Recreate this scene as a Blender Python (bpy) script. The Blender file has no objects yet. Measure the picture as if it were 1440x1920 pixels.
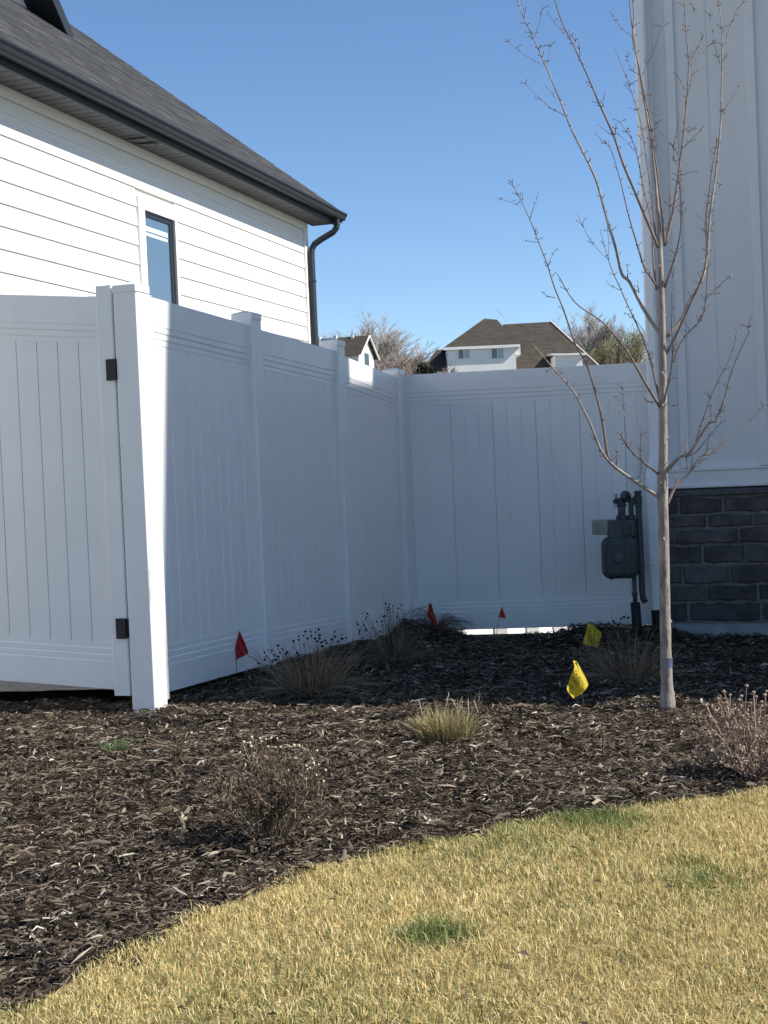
import bpy, math, random
import numpy as np
from mathutils import Vector, Matrix, noise

random.seed(7)
rng = np.random.default_rng(7)
scn = bpy.context.scene
COL = scn.collection

# ------------------------------------------------------------------ camera, light, exposure
# World axes follow the yard: +x to the right across the yard, +y back along the left fence.
FOC, CAMH, TH, ROLL, PIT = 2660.0, 1.06, math.radians(19.3), 0.043, math.atan(62 / 2660.0)
st_, ct_ = math.sin(TH), math.cos(TH)
X0 = np.array([ct_, st_, 0.0]); F0 = np.array([-st_, ct_, 0.0]); Z0 = np.array([0, 0, 1.0])
FW = math.cos(PIT) * F0 - math.sin(PIT) * Z0
U0 = math.sin(PIT) * F0 + math.cos(PIT) * Z0
RT = math.cos(ROLL) * X0 - math.sin(ROLL) * U0
UP = math.sin(ROLL) * X0 + math.cos(ROLL) * U0
CAM = np.array([0.0, 0.0, CAMH])
cd = bpy.data.cameras.new('camera')
cam = bpy.data.objects.new('camera', cd); COL.objects.link(cam)
cd.sensor_fit = 'HORIZONTAL'; cd.sensor_width = 36.0; cd.lens = FOC / 1440 * 36.0
cd.clip_start = 0.05; cd.clip_end = 3000
m = Matrix.Identity(4)
for i in range(3):
    m[i][0], m[i][1], m[i][2], m[i][3] = RT[i], UP[i], -FW[i], CAM[i]
cam.matrix_world = m
scn.camera = cam

SUN_EL, SUN_AZ = math.radians(41.0), math.radians(6.3)      # azimuth from +x towards +y
SDIR = Vector((math.cos(SUN_EL) * math.cos(SUN_AZ), math.cos(SUN_EL) * math.sin(SUN_AZ), math.sin(SUN_EL)))
w = bpy.data.worlds.new('World'); scn.world = w; w.use_nodes = True
wn = w.node_tree
sky = wn.nodes.new('ShaderNodeTexSky'); sky.sky_type = 'NISHITA'; sky.sun_disc = False
sky.sun_elevation = SUN_EL; sky.sun_rotation = math.pi / 2 - SUN_AZ
sky.altitude = 1400; sky.air_density = 1.0; sky.dust_density = 0.15; sky.ozone_density = 3.7
bg = wn.nodes['Background']; bg.inputs['Strength'].default_value = 0.110
hsv = wn.nodes.new('ShaderNodeHueSaturation'); hsv.inputs['Saturation'].default_value = 1.06      # the clear dry-air blue of the whole sky
wn.links.new(sky.outputs[0], hsv.inputs['Color']); wn.links.new(hsv.outputs[0], bg.inputs['Color'])
sl = bpy.data.lights.new('sun', 'SUN'); sl.energy = 5.0; sl.angle = math.radians(0.53); sl.color = (1.0, 0.955, 0.88)
so = bpy.data.objects.new('sun', sl); COL.objects.link(so)
so.rotation_euler = SDIR.to_track_quat('Z', 'Y').to_euler(); so.location = (30, 5, 30)
vs = scn.view_settings
vs.view_transform = 'Standard'; vs.look = 'None'; vs.gamma = 1.0; vs.use_curve_mapping = False; vs.exposure = 0.58

# ------------------------------------------------------------------ helpers
def ray(px, py): return FW + RT * ((px - 720) / FOC) - UP * ((py - 960) / FOC)
def at(px, py, D): return CAM + ray(px, py) * D               # a point D metres in front of the camera
def sstep(a, b, v):
    t = np.clip((v - a) / (b - a), 0, 1); return t * t * (3 - 2 * t)          # also with a > b
def gz(x, y):                                                 # height of the ground
    x = np.asarray(x, float); y = np.asarray(y, float)
    k = 0.045 + 0.085 * sstep(-3.35, -2.75, x)
    z = -k * sstep(5.9, 9.8, y)
    z = z + 0.032 * sstep(-2.7, -3.3, x) * sstep(6.1, 6.8, y) * sstep(9.4, 8.6, y)
    z = z + (0.075 * sstep(-2.3, -2.0, x) * sstep(-1.2, -1.5, x) + 0.028 * sstep(-2.75, -3.05, x)) * sstep(9.3, 9.8, y) * (y < 10.2)
    z = z - 0.085 * np.clip(y - 10.0, 0, 9) + 0.022 * sstep(9.4, 9.8, y) * (y < 10.1) - 0.34 * sstep(10.1, 10.7, y) * sstep(-3.5, -3.3, x) * (y < 60)
    z = z + 0.03 * np.exp(-((x + 0.94) ** 2 + (y - 6.42) ** 2) / 0.04)
    z = z + 4.2 * sstep(28, 70, y) - 0.02 * sstep(-3.6, -4.5, x) * (y < 9)
    return z
def gzf(x, y): return float(gz(x, y))
def on_ground(px, py, dz=0.0):
    d = ray(px, py); z = 0.0
    for _ in range(6):
        p = CAM + d * ((z + dz - CAMH) / d[2]); z = gzf(p[0], p[1])
    return p
def dist(p): return float((np.asarray(p) - CAM) @ FW)

class MB:
    def __init__(s): s.v = []; s.f = []
    def add(s, vs, fs):
        o = len(s.v); s.v += [tuple(float(c) for c in q) for q in vs]; s.f += [tuple(i + o for i in f) for f in fs]; return s
    def box(s, x0, y0, z0, x1, y1, z1):
        return s.add([(x0,y0,z0),(x1,y0,z0),(x1,y1,z0),(x0,y1,z0),(x0,y0,z1),(x1,y0,z1),(x1,y1,z1),(x0,y1,z1)],
                     [(0,3,2,1),(4,5,6,7),(0,1,5,4),(1,2,6,5),(2,3,7,6),(3,0,4,7)])
    def loft(s, a, b, cap=True):                               # two matching rings of 3-d points
        n = len(a)
        fs = [(i, (i + 1) % n, n + (i + 1) % n, n + i) for i in range(n)]
        if cap: fs += [tuple(range(n - 1, -1, -1)), tuple(range(n, 2 * n))]
        return s.add(list(a) + list(b), fs)
    def sweep_x(s, prof, x0, x1, z0=0.0, z1=0.0):              # profile of (y, z), swept along x with a rise
        return s.loft([(x0, y, z + z0) for y, z in prof], [(x1, y, z + z1) for y, z in prof])
    def sweep_y(s, prof, y0, y1, z0=0.0, z1=0.0):              # profile of (x, z)
        return s.loft([(x, y0, z + z0) for x, z in prof], [(x, y1, z + z1) for x, z in prof])
    def sweep_z(s, prof, z0, z1):                              # profile of (x, y)
        return s.loft([(x, y, z0) for x, y in prof], [(x, y, z1) for x, y in prof])
    def rings(s, rings, cap=True):
        n = len(rings[0]); vs = [p for r in rings for p in r]; fs = []
        for k in range(len(rings) - 1):
            fs += [(k*n+i, k*n+(i+1)%n, (k+1)*n+(i+1)%n, (k+1)*n+i) for i in range(n)]
        if cap: fs += [tuple(range(n - 1, -1, -1)), tuple(range((len(rings)-1)*n, len(rings)*n))]
        return s.add(vs, fs)
    def tube(s, pts, rad, n=6, cap=True):
        pts = [Vector(p) for p in pts]
        if not hasattr(rad, '__len__'): rad = [rad] * len(pts)
        R = []; prev = None
        for i, p in enumerate(pts):
            t = (pts[min(i + 1, len(pts) - 1)] - pts[max(i - 1, 0)])
            t = t.normalized() if t.length > 1e-9 else Vector((0, 0, 1))
            if prev is None:
                a = t.orthogonal().normalized()
            else:
                a = prev - t * prev.dot(t)
                a = a.normalized() if a.length > 1e-6 else t.orthogonal().normalized()
            prev = a; b = t.cross(a)
            R.append([p + (a * math.cos(q) + b * math.sin(q)) * rad[i] for q in [2 * math.pi * k / n for k in range(n)]])
        return s.rings(R, cap)
    def rect_tube(s, pts, wx, wy, side=Vector((0, 1, 0))):     # rectangular section pipe
        pts = [Vector(p) for p in pts]; R = []
        for i, p in enumerate(pts):
            t = (pts[min(i + 1, len(pts) - 1)] - pts[max(i - 1, 0)]).normalized()
            b = (side - t * side.dot(t)).normalized(); a = b.cross(t)
            c = 0.18
            R.append([p + a * wx * sx + b * wy * sy for sx, sy in ((.5-c,.5),(.5,.5-c),(.5,-.5+c),(.5-c,-.5),(-.5+c,-.5),(-.5,-.5+c),(-.5,.5-c),(-.5+c,.5))])
        return s.rings(R)
    def lathe(s, prof, c=(0, 0, 0), n=16, axis='z'):           # profile of (r, h)
        R = []
        for r, h in prof:
            q = []
            for k in range(n):
                a = 2 * math.pi * k / n
                u, v = r * math.cos(a), r * math.sin(a)
                p = (u, v, h) if axis == 'z' else ((h, u, v) if axis == 'x' else (v, h, u))
                q.append((p[0] + c[0], p[1] + c[1], p[2] + c[2]))
            R.append(q)
        return s.rings(R)
    def mesh(s, name):
        me = bpy.data.meshes.new(name); me.from_pydata(s.v, [], s.f); me.update(); return me

def props(o, label=None, cat=None, group=None, kind=None):
    if label: o['label'] = label
    if cat: o['category'] = cat
    if group: o['group'] = group
    if kind: o['kind'] = kind
    return o
def put(name, mb, mat, parent=None, smooth=False, **kw):
    me = mb.mesh(name) if isinstance(mb, MB) else mb
    o = bpy.data.objects.new(name, me); COL.objects.link(o)
    if mat is not None and (len(me.materials) == 0): me.materials.append(mat)
    if smooth: me.shade_smooth()
    if parent is not None: o.parent = parent
    return props(o, **kw)
def root(name, label, cat, loc=(0, 0, 0), rz=0.0, group=None):
    o = bpy.data.objects.new(name, None); COL.objects.link(o)
    o.location = [float(c) for c in loc]; o.rotation_euler = (0, 0, rz); o.empty_display_size = 0.1
    return props(o, label, cat, group)
def np_mesh(name, V, F, nper, mat, attr=None):                # many small pieces at once
    me = bpy.data.meshes.new(name)
    V = np.ascontiguousarray(V, dtype=np.float32).reshape(-1, 3); F = np.ascontiguousarray(F, dtype=np.int32).reshape(-1, nper)
    me.vertices.add(len(V)); me.vertices.foreach_set('co', V.ravel())
    me.loops.add(F.size); me.loops.foreach_set('vertex_index', F.ravel())
    me.polygons.add(len(F)); me.polygons.foreach_set('loop_start', np.arange(0, F.size, nper, dtype=np.int32))
    if attr is not None:
        a = me.attributes.new('tone', 'FLOAT', 'POINT'); a.data.foreach_set('value', np.ascontiguousarray(attr, dtype=np.float32).ravel())
    me.update(calc_edges=True); me.materials.append(mat); return me

# ------------------------------------------------------------------ materials
def mat(name, col, rough=0.6, spec=0.5, metal=0.0, nz=0.0, nscale=8.0, bump=0.0, bscale=60.0, coords='Object', stretch=(1, 1, 1), col2=None, obj_var=0.0):
    M = bpy.data.materials.new(name); M.use_nodes = True
    nt = M.node_tree; b = nt.nodes['Principled BSDF']
    b.inputs['Roughness'].default_value = rough; b.inputs['Metallic'].default_value = metal
    b.inputs['Specular IOR Level'].default_value = spec
    b.inputs['Base Color'].default_value = (*col, 1)
    tc = nt.nodes.new('ShaderNodeTexCoord'); mp = nt.nodes.new('ShaderNodeMapping'); mp.inputs['Scale'].default_value = stretch
    nt.links.new(tc.outputs[coords], mp.inputs['Vector'])
    last = None
    if nz > 0 or col2:
        n = nt.nodes.new('ShaderNodeTexNoise'); n.inputs['Scale'].default_value = nscale; n.inputs['Detail'].default_value = 6
        n.inputs['Roughness'].default_value = 0.65
        nt.links.new(mp.outputs[0], n.inputs['Vector'])
        r = nt.nodes.new('ShaderNodeValToRGB'); e = r.color_ramp.elements
        c2 = col2 or tuple(min(1, c * (1 + nz)) for c in col); c1 = col if col2 else tuple(c * (1 - nz) for c in col)
        e[0].position = 0.35; e[1].position = 0.68; e[0].color = (*c1, 1); e[1].color = (*c2, 1)
        nt.links.new(n.outputs['Fac'], r.inputs['Fac']); last = r.outputs['Color']
    if obj_var > 0:
        oi = nt.nodes.new('ShaderNodeObjectInfo'); hs = nt.nodes.new('ShaderNodeHueSaturation')
        mr = nt.nodes.new('ShaderNodeMapRange'); mr.inputs['To Min'].default_value = 1 - obj_var; mr.inputs['To Max'].default_value = 1 + obj_var
        nt.links.new(oi.outputs['Random'], mr.inputs['Value']); nt.links.new(mr.outputs[0], hs.inputs['Value'])
        if last is not None: nt.links.new(last, hs.inputs['Color'])
        else: hs.inputs['Color'].default_value = (*col, 1)
        last = hs.outputs['Color']
    if last is not None: nt.links.new(last, b.inputs['Base Color'])
    if bump > 0:
        n2 = nt.nodes.new('ShaderNodeTexNoise'); n2.inputs['Scale'].default_value = bscale; n2.inputs['Detail'].default_value = 5
        nt.links.new(mp.outputs[0], n2.inputs['Vector'])
        bp = nt.nodes.new('ShaderNodeBump'); bp.inputs['Strength'].default_value = bump; bp.inputs['Distance'].default_value = 0.01
        nt.links.new(n2.outputs['Fac'], bp.inputs['Height']); nt.links.new(bp.outputs[0], b.inputs['Normal'])
    return M
def island_mat(name, stops, rough=0.8, spec=0.2, nscale=0.0, tone=None, transl=0.0, hueobj=False):
    """colour picked per loose piece from a ramp; tone = (second ramp) mixed in by the point attribute 'tone'"""
    M = bpy.data.materials.new(name); M.use_nodes = True
    nt = M.node_tree; b = nt.nodes['Principled BSDF']
    b.inputs['Roughness'].default_value = rough; b.inputs['Specular IOR Level'].default_value = spec
    g = nt.nodes.new('ShaderNodeNewGeometry')
    def ramp(st):
        r = nt.nodes.new('ShaderNodeValToRGB'); r.color_ramp.interpolation = 'LINEAR'
        e = r.color_ramp.elements
        while len(e) < len(st): e.new(0.5)
        for i, (p, c) in enumerate(st): e[i].position = p; e[i].color = (*c, 1)
        nt.links.new(g.outputs['Random Per Island'], r.inputs['Fac']); return r.outputs['Color']
    c = ramp(stops)
    if tone:
        a = nt.nodes.new('ShaderNodeAttribute'); a.attribute_name = 'tone'
        mx = nt.nodes.new('ShaderNodeMix'); mx.data_type = 'RGBA'
        nt.links.new(a.outputs['Fac'], mx.inputs['Factor']); nt.links.new(c, mx.inputs[6]); nt.links.new(ramp(tone), mx.inputs[7])
        c = mx.outputs[2]
    nt.links.new(c, b.inputs['Base Color'])
    if transl > 0:
        t = nt.nodes.new('ShaderNodeBsdfTranslucent'); ms = nt.nodes.new('ShaderNodeMixShader'); ms.inputs[0].default_value = transl
        nt.links.new(c, t.inputs['Color']); nt.links.new(b.outputs[0], ms.inputs[1]); nt.links.new(t.outputs[0], ms.inputs[2])
        nt.links.new(ms.outputs[0], nt.nodes['Material Output'].inputs['Surface'])
    return M

M_vinyl = mat('white_vinyl', (0.80, 0.79, 0.772), 0.38, 0.45, nz=0.04, nscale=2.5, bump=0.03, bscale=3.0, obj_var=0.018)
M_pipe_white = mat('white_downspout_paint', (0.86, 0.86, 0.86), 0.4, 0.5, nz=0.03)
M_siding = mat('painted_siding', (0.79, 0.77, 0.725), 0.62, 0.3, nz=0.03, nscale=3, bump=0.12, bscale=30, stretch=(1, 0.12, 2.5))
M_trim = mat('white_trim_paint', (0.81, 0.80, 0.77), 0.55, 0.35, nz=0.02)
M_dark = mat('charcoal_metal', (0.014, 0.018, 0.025), 0.55, 0.4, nz=0.12, nscale=5)
M_soffit = mat('charcoal_soffit', (0.085, 0.09, 0.095), 0.6, 0.35, nz=0.1, nscale=6, obj_var=0.08)
M_roofdeck = mat('roof_underlay', (0.04, 0.04, 0.042), 0.9)
M_shingle = island_mat('asphalt_shingle', [(0, (0.044, 0.045, 0.047)), (0.45, (0.055, 0.056, 0.057)), (0.8, (0.066, 0.066, 0.066)), (1, (0.080, 0.079, 0.078))], 0.95, 0.15)
M_black = mat('black_frame', (0.012, 0.012, 0.013), 0.4, 0.5)
M_hinge = mat('black_hinge_plastic', (0.014, 0.015, 0.017), 0.5, 0.4, nz=0.2, nscale=20)
M_blind = mat('pale_blind', (0.62, 0.68, 0.64), 0.7)
M_board = mat('grey_white_panel', (0.74, 0.735, 0.725), 0.6, 0.3, nz=0.03, nscale=2, bump=0.05, bscale=25)
M_boardtrim = mat('grey_white_trim', (0.77, 0.765, 0.755), 0.55, 0.35, nz=0.03)
M_stone = mat('dark_stone_brick', (0.092, 0.084, 0.082), 0.9, 0.2, nz=0.35, nscale=9, bump=0.9, bscale=26, obj_var=0.35)
M_mortar = mat('grey_mortar', (0.20, 0.188, 0.178), 0.95, 0.1, nz=0.25, nscale=30, bump=0.6, bscale=90)
M_sill = mat('stone_sill', (0.10, 0.098, 0.10), 0.9, 0.2, nz=0.3, nscale=12, bump=0.5, bscale=40)
M_conc = mat('concrete', (0.36, 0.37, 0.37), 0.9, 0.2, nz=0.15, nscale=7, bump=0.3, bscale=60)
M_gas = mat('grey_meter_paint', (0.062, 0.074, 0.078), 0.5, 0.45, nz=0.25, nscale=18, bump=0.1)
M_gasdark = mat('dark_pipe_paint', (0.050, 0.056, 0.060), 0.55, 0.4, nz=0.3, nscale=25)
M_sleeve = mat('black_pipe_sleeve', (0.012, 0.012, 0.013), 0.6, 0.4)
M_index = mat('cloudy_index_cover', (0.22, 0.25, 0.215), 0.3, 0.5, nz=0.2, nscale=20)
M_bark = mat('smooth_young_bark', (0.285, 0.245, 0.218), 0.75, 0.3, nz=0.32, nscale=34, bump=0.6, bscale=70, stretch=(1, 1, 0.35))
M_twig = mat('red_brown_twig', (0.19, 0.145, 0.13), 0.6, 0.35, nz=0.25, nscale=40)
M_bud = mat('red_bud', (0.12, 0.055, 0.048), 0.6, 0.3)
M_blue = mat('blue_paint_mark', (0.075, 0.09, 0.17), 0.8, nz=.4, nscale=60)
M_soil = mat('dark_mulch_soil', (0.022, 0.018, 0.015), 0.95, 0.1, nz=0.5, nscale=25, bump=0.8, bscale=60)
M_turf = mat('straw_thatch', (0.20, 0.15, 0.075), 0.95, 0.1, nz=0.35, nscale=12, bump=0.8, bscale=90, col2=(0.42, 0.33, 0.16))
M_ground = mat('dry_field', (0.09, 0.085, 0.055), 0.95, 0.1, nz=0.3, nscale=0.6, col2=(0.14, 0.12, 0.075))
M_gravel = mat('grey_gravel_bed', (0.12, 0.12, 0.12), 0.95, 0.2, nz=0.5, nscale=45, bump=1.0, bscale=50, col2=(0.26, 0.255, 0.25))
M_mulch = island_mat('bark_mulch_chips', [(0, (0.018, 0.012, 0.008)), (0.32, (0.052, 0.038, 0.027)), (0.62, (0.100, 0.076, 0.055)), (0.84, (0.180, 0.143, 0.106)),
                                          (0.955, (0.27, 0.222, 0.165)), (0.99, (0.46, 0.40, 0.31)), (1, (0.72, 0.66, 0.56))], 0.9, 0.1)
M_grass = island_mat('dormant_turf_blades', [(0, (0.30, 0.22, 0.085)), (0.3, (0.61, 0.46, 0.175)), (0.7, (0.79, 0.64, 0.295)), (1, (0.90, 0.79, 0.48))], 0.65, 0.25,
                     tone=[(0, (0.035, 0.075, 0.014)), (0.5, (0.085, 0.155, 0.035)), (0.85, (0.17, 0.24, 0.06)), (1, (0.35, 0.34, 0.13))], transl=0.25)
M_straw = island_mat('dead_stems', [(0, (0.07, 0.05, 0.034)), (0.5, (0.19, 0.14, 0.095)), (1, (0.38, 0.29, 0.19))], 0.85, 0.15)
M_tuft = island_mat('tuft_blades', [(0, (0.16, 0.125, 0.055)), (0.5, (0.36, 0.29, 0.135)), (1, (0.60, 0.52, 0.31))], 0.7, 0.2,
                    tone=[(0, (0.05, 0.055, 0.018)), (1, (0.14, 0.14, 0.05))], transl=0.2)
M_dryleaf = island_mat('curled_dry_leaves', [(0, (0.045, 0.032, 0.024)), (0.6, (0.105, 0.077, 0.056)), (1, (0.22, 0.17, 0.12))], 0.85, 0.15, transl=0.15)
M_pinkdry = island_mat('pinkish_dry_twigs', [(0, (0.10, 0.066, 0.05)), (0.5, (0.24, 0.17, 0.13)), (1, (0.48, 0.37, 0.29))], 0.85, 0.15)
M_seed = mat('dark_seed_head', (0.014, 0.014, 0.018), 0.9, 0.1)
M_paleseed = mat('pale_seed_head', (0.62, 0.52, 0.36), 0.8, 0.2)
M_weed = island_mat('green_weed_blades', [(0, (0.05, 0.09, 0.03)), (1, (0.16, 0.23, 0.09))], 0.6, 0.3, transl=0.2)
M_wire = mat('flag_wire', (0.10, 0.085, 0.075), 0.5, 0.5, metal=0.6)
def flag_mat(name, c, t):
    M = mat(name, c, 0.45, 0.4, nz=0.05); nt = M.node_tree; b = nt.nodes['Principled BSDF']
    tr = nt.nodes.new('ShaderNodeBsdfTranslucent'); tr.inputs['Color'].default_value = (*c, 1)
    ms = nt.nodes.new('ShaderNodeMixShader'); ms.inputs[0].default_value = t
    nt.links.new(b.outputs[0], ms.inputs[1]); nt.links.new(tr.outputs[0], ms.inputs[2]); nt.links.new(ms.outputs[0], nt.nodes['Material Output'].inputs['Surface'])
    return M
M_red = flag_mat('red_flag_film', (0.52, 0.025, 0.035), 0.3)
M_orange = flag_mat('orange_flag_film', (0.70, 0.075, 0.03), 0.3)
M_yellow = flag_mat('yellow_flag_film', (0.90, 0.72, 0.06), 0.5)
M_ink = mat('black_ink', (0.02, 0.018, 0.01), 0.6)
M_frcream = mat('far_white_stucco', (0.80, 0.79, 0.76), 0.8, 0.2, nz=0.04, nscale=1.0)
M_frroof = island_mat('far_brown_shingle', [(0, (0.066, 0.055, 0.046)), (0.5, (0.076, 0.064, 0.053)), (1, (0.090, 0.076, 0.063))], 0.95, 0.1)
M_frglass = mat('far_window_glass', (0.10, 0.14, 0.17), 0.12, 0.7)
M_fartwig = mat('far_bare_twigs', (0.42, 0.375, 0.335), 0.9, 0.1, nz=0.3, nscale=0.6)
M_farbrown = mat('far_brown_twigs', (0.33, 0.25, 0.205), 0.9, 0.1, nz=0.3, nscale=0.6)
M_everg = island_mat('evergreen_sprays', [(0, (0.010, 0.014, 0.007)), (1, (0.035, 0.045, 0.018))], 0.8, 0.2)
M_hedge = island_mat('young_hedge_leaves', [(0, (0.13, 0.145, 0.045)), (0.6, (0.24, 0.25, 0.08)), (1, (0.36, 0.34, 0.14))], 0.8, 0.2, transl=0.3)
def glass_mat():
    M = mat('window_glass', (0.085, 0.135, 0.19), 0.04, 0.9)
    M.node_tree.nodes['Principled BSDF'].inputs['IOR'].default_value = 1.7
    return M
M_glass = glass_mat()

# ------------------------------------------------------------------ the ground
def sheet(name, xs, ys, zf, M, keep=None, smooth=True, **kw):
    nx, ny = len(xs), len(ys); XX, YY = np.meshgrid(xs, ys)
    ZZ = zf(XX, YY); V = np.stack([XX, YY, ZZ], -1).reshape(-1, 3)
    i, j = np.meshgrid(np.arange(nx - 1), np.arange(ny - 1)); a = (j * nx + i)
    if keep is not None:
        k = keep((XX[:-1, :-1] + XX[1:, 1:]) / 2, (YY[:-1, :-1] + YY[1:, 1:]) / 2); a = a[k]
    a = a.ravel(); F = np.stack([a, a + 1, a + nx + 1, a + nx], -1)
    me = np_mesh(name, V, F, 4, M); o = put(name, me, None, smooth=smooth, **kw); return o
EY = np.array([-6, 2.2, 2.98, 3.63, 4.19, 4.49, 4.72, 5.1, 5.5, 5.9]); EX = np.array([-1.78, -1.74, -1.656, -1.47, -1.03, -0.67, -0.375, 0.3, 1.5, 6.0])
def lawn_x(y): return np.interp(y, EY, EX)                     # the lawn lies to the right of this line
def bumps(x, y):
    return 0.012 * np.sin(5.1 * x + 1.3 * y) * np.sin(4.3 * y - 1.1 * x) + 0.006 * np.sin(31 * x + 7 * y) * np.sin(27 * y - 9 * x) + 0.009 * np.sin(11 * x - 3 * y + 1) * np.sin(9.5 * y + 2 * x)
gxs = np.concatenate([np.linspace(-400, -30, 14), np.linspace(-26, 26, 53), np.linspace(30, 400, 14)])
gys = np.concatenate([np.linspace(-60, -4, 8), np.linspace(-3, 40, 87), np.linspace(42, 90, 25), np.linspace(100, 900, 12)])
sheet('ground', gxs, gys, lambda x, y: gz(x, y) - 0.06, M_ground, kind='structure')
bxs = np.linspace(-6.0, 2.2, 165); bys = np.linspace(0.5, 9.98, 190)
sheet('mulch_bed', bxs, bys, lambda x, y: gz(x, y) + bumps(x, y) - 0.018, M_soil, keep=lambda x, y: (x < lawn_x(y) + 0.06) & ((x > -3.42) | (y < 6.35)), kind='structure')
sheet('lawn_soil', np.linspace(-2.0, 9, 111), np.linspace(-5, 5.95, 110), lambda x, y: gz(x, y) - 0.006, M_turf, keep=lambda x, y: (x > lawn_x(y) - 0.03), kind='structure')
sheet('gravel_yard', np.linspace(-6.3, -3.45, 30), np.linspace(6.3, 16, 90), lambda x, y: gz(x, y) + 0.05 + 0.006 * np.sin(23 * x) * np.sin(19 * y), M_gravel, kind='structure')

# mulch: curled shards of bark
def chips(n, xr, yr, lmean, keep, zoff=0.0, thin=1.0):
    x = rng.uniform(*xr, n); y = rng.uniform(*yr, n); k = keep(x, y); x, y = x[k], y[k]; n = len(x)
    L = np.clip(rng.lognormal(math.log(lmean), 0.5, n), 0.007, 0.075); W = np.clip(L * rng.uniform(0.06, 0.22, n), 0.0018, 0.0125) * thin
    H = W * rng.uniform(0.15, 0.5, n); bend = L * rng.normal(0.0, 0.10, n); side = L * rng.normal(0, 0.10, n)
    yaw = rng.uniform(0, 2 * math.pi, n); pit = rng.normal(0, 0.20, n); rol = rng.normal(0, 0.6, n)
    loc = np.zeros((n, 7, 3))
    t0 = rng.uniform(0.25, 0.9, n); t1 = rng.uniform(0.1, 0.8, n)
    def S(i, a, b, c): loc[:, i, 0] = a; loc[:, i, 1] = b; loc[:, i, 2] = c
    S(0, -L/2, -W/2*t0, 0); S(1, -L/2, W/2*t0, 0); S(2, 0, -W/2+side, bend); S(3, 0, W/2+side, bend); S(4, 0, side, bend + H); S(5, L/2, -W/2*t1, 0); S(6, L/2, W/2*t1, 0)
    cr, sr = np.cos(rol)[:, None], np.sin(rol)[:, None]; yy = loc[..., 1]*cr - loc[..., 2]*sr; zz = loc[..., 1]*sr + loc[..., 2]*cr
    cp, sp = np.cos(pit)[:, None], np.sin(pit)[:, None]; xx = loc[..., 0]*cp - zz*sp; zz = loc[..., 0]*sp + zz*cp
    cy, sy = np.cos(yaw)[:, None], np.sin(yaw)[:, None]; X = xx*cy - yy*sy; Y = xx*sy + yy*cy
    base = gz(x, y) + bumps(x, y) - 0.012 + rng.uniform(0, 0.020, n) + zoff
    V = np.stack([X + x[:, None], Y + y[:, None], zz + base[:, None]], -1)
    T = np.array([(0,1,4),(0,4,2),(1,3,4),(2,4,5),(4,3,6),(4,6,5)]); F = (np.arange(n)[:, None, None] * 7 + T[None])
    return V.reshape(-1, 3), F.reshape(-1, 3)
inbed = lambda x, y: (x < lawn_x(y) - 0.0) & (x > -3.40 - (y < 6.3) * 3)
def inview(x, y):
    X = x * ct_ + y * st_; Zd = -x * st_ + y * ct_; return (np.abs(X) < Zd * 0.27 + 0.7)
parts = [chips(255000, (-5.4, 0.9), (1.6, 6.6), 0.0245, lambda x, y: inbed(x, y) & inview(x, y)),
         chips(60000, (-5.4, 0.9), (1.6, 6.6), 0.020, lambda x, y: inbed(x, y) & inview(x, y), 0.006, 0.5),
         chips(3500, (-5.4, 0.9), (1.6, 6.6), 0.050, lambda x, y: inbed(x, y) & inview(x, y), 0.006),
         chips(85000, (-3.4, 2.0), (6.4, 9.95), 0.034, lambda x, y: inbed(x, y))]
Vs, Fs, o_ = [], [], 0
for V, F in parts: Vs.append(V); Fs.append(F + o_); o_ += len(V)
put('mulch', np_mesh('mulch', np.concatenate(Vs), np.concatenate(Fs), 3, M_mulch), None, kind='stuff', label='dark shredded bark mulch covering the planting bed', cat='mulch')

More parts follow.
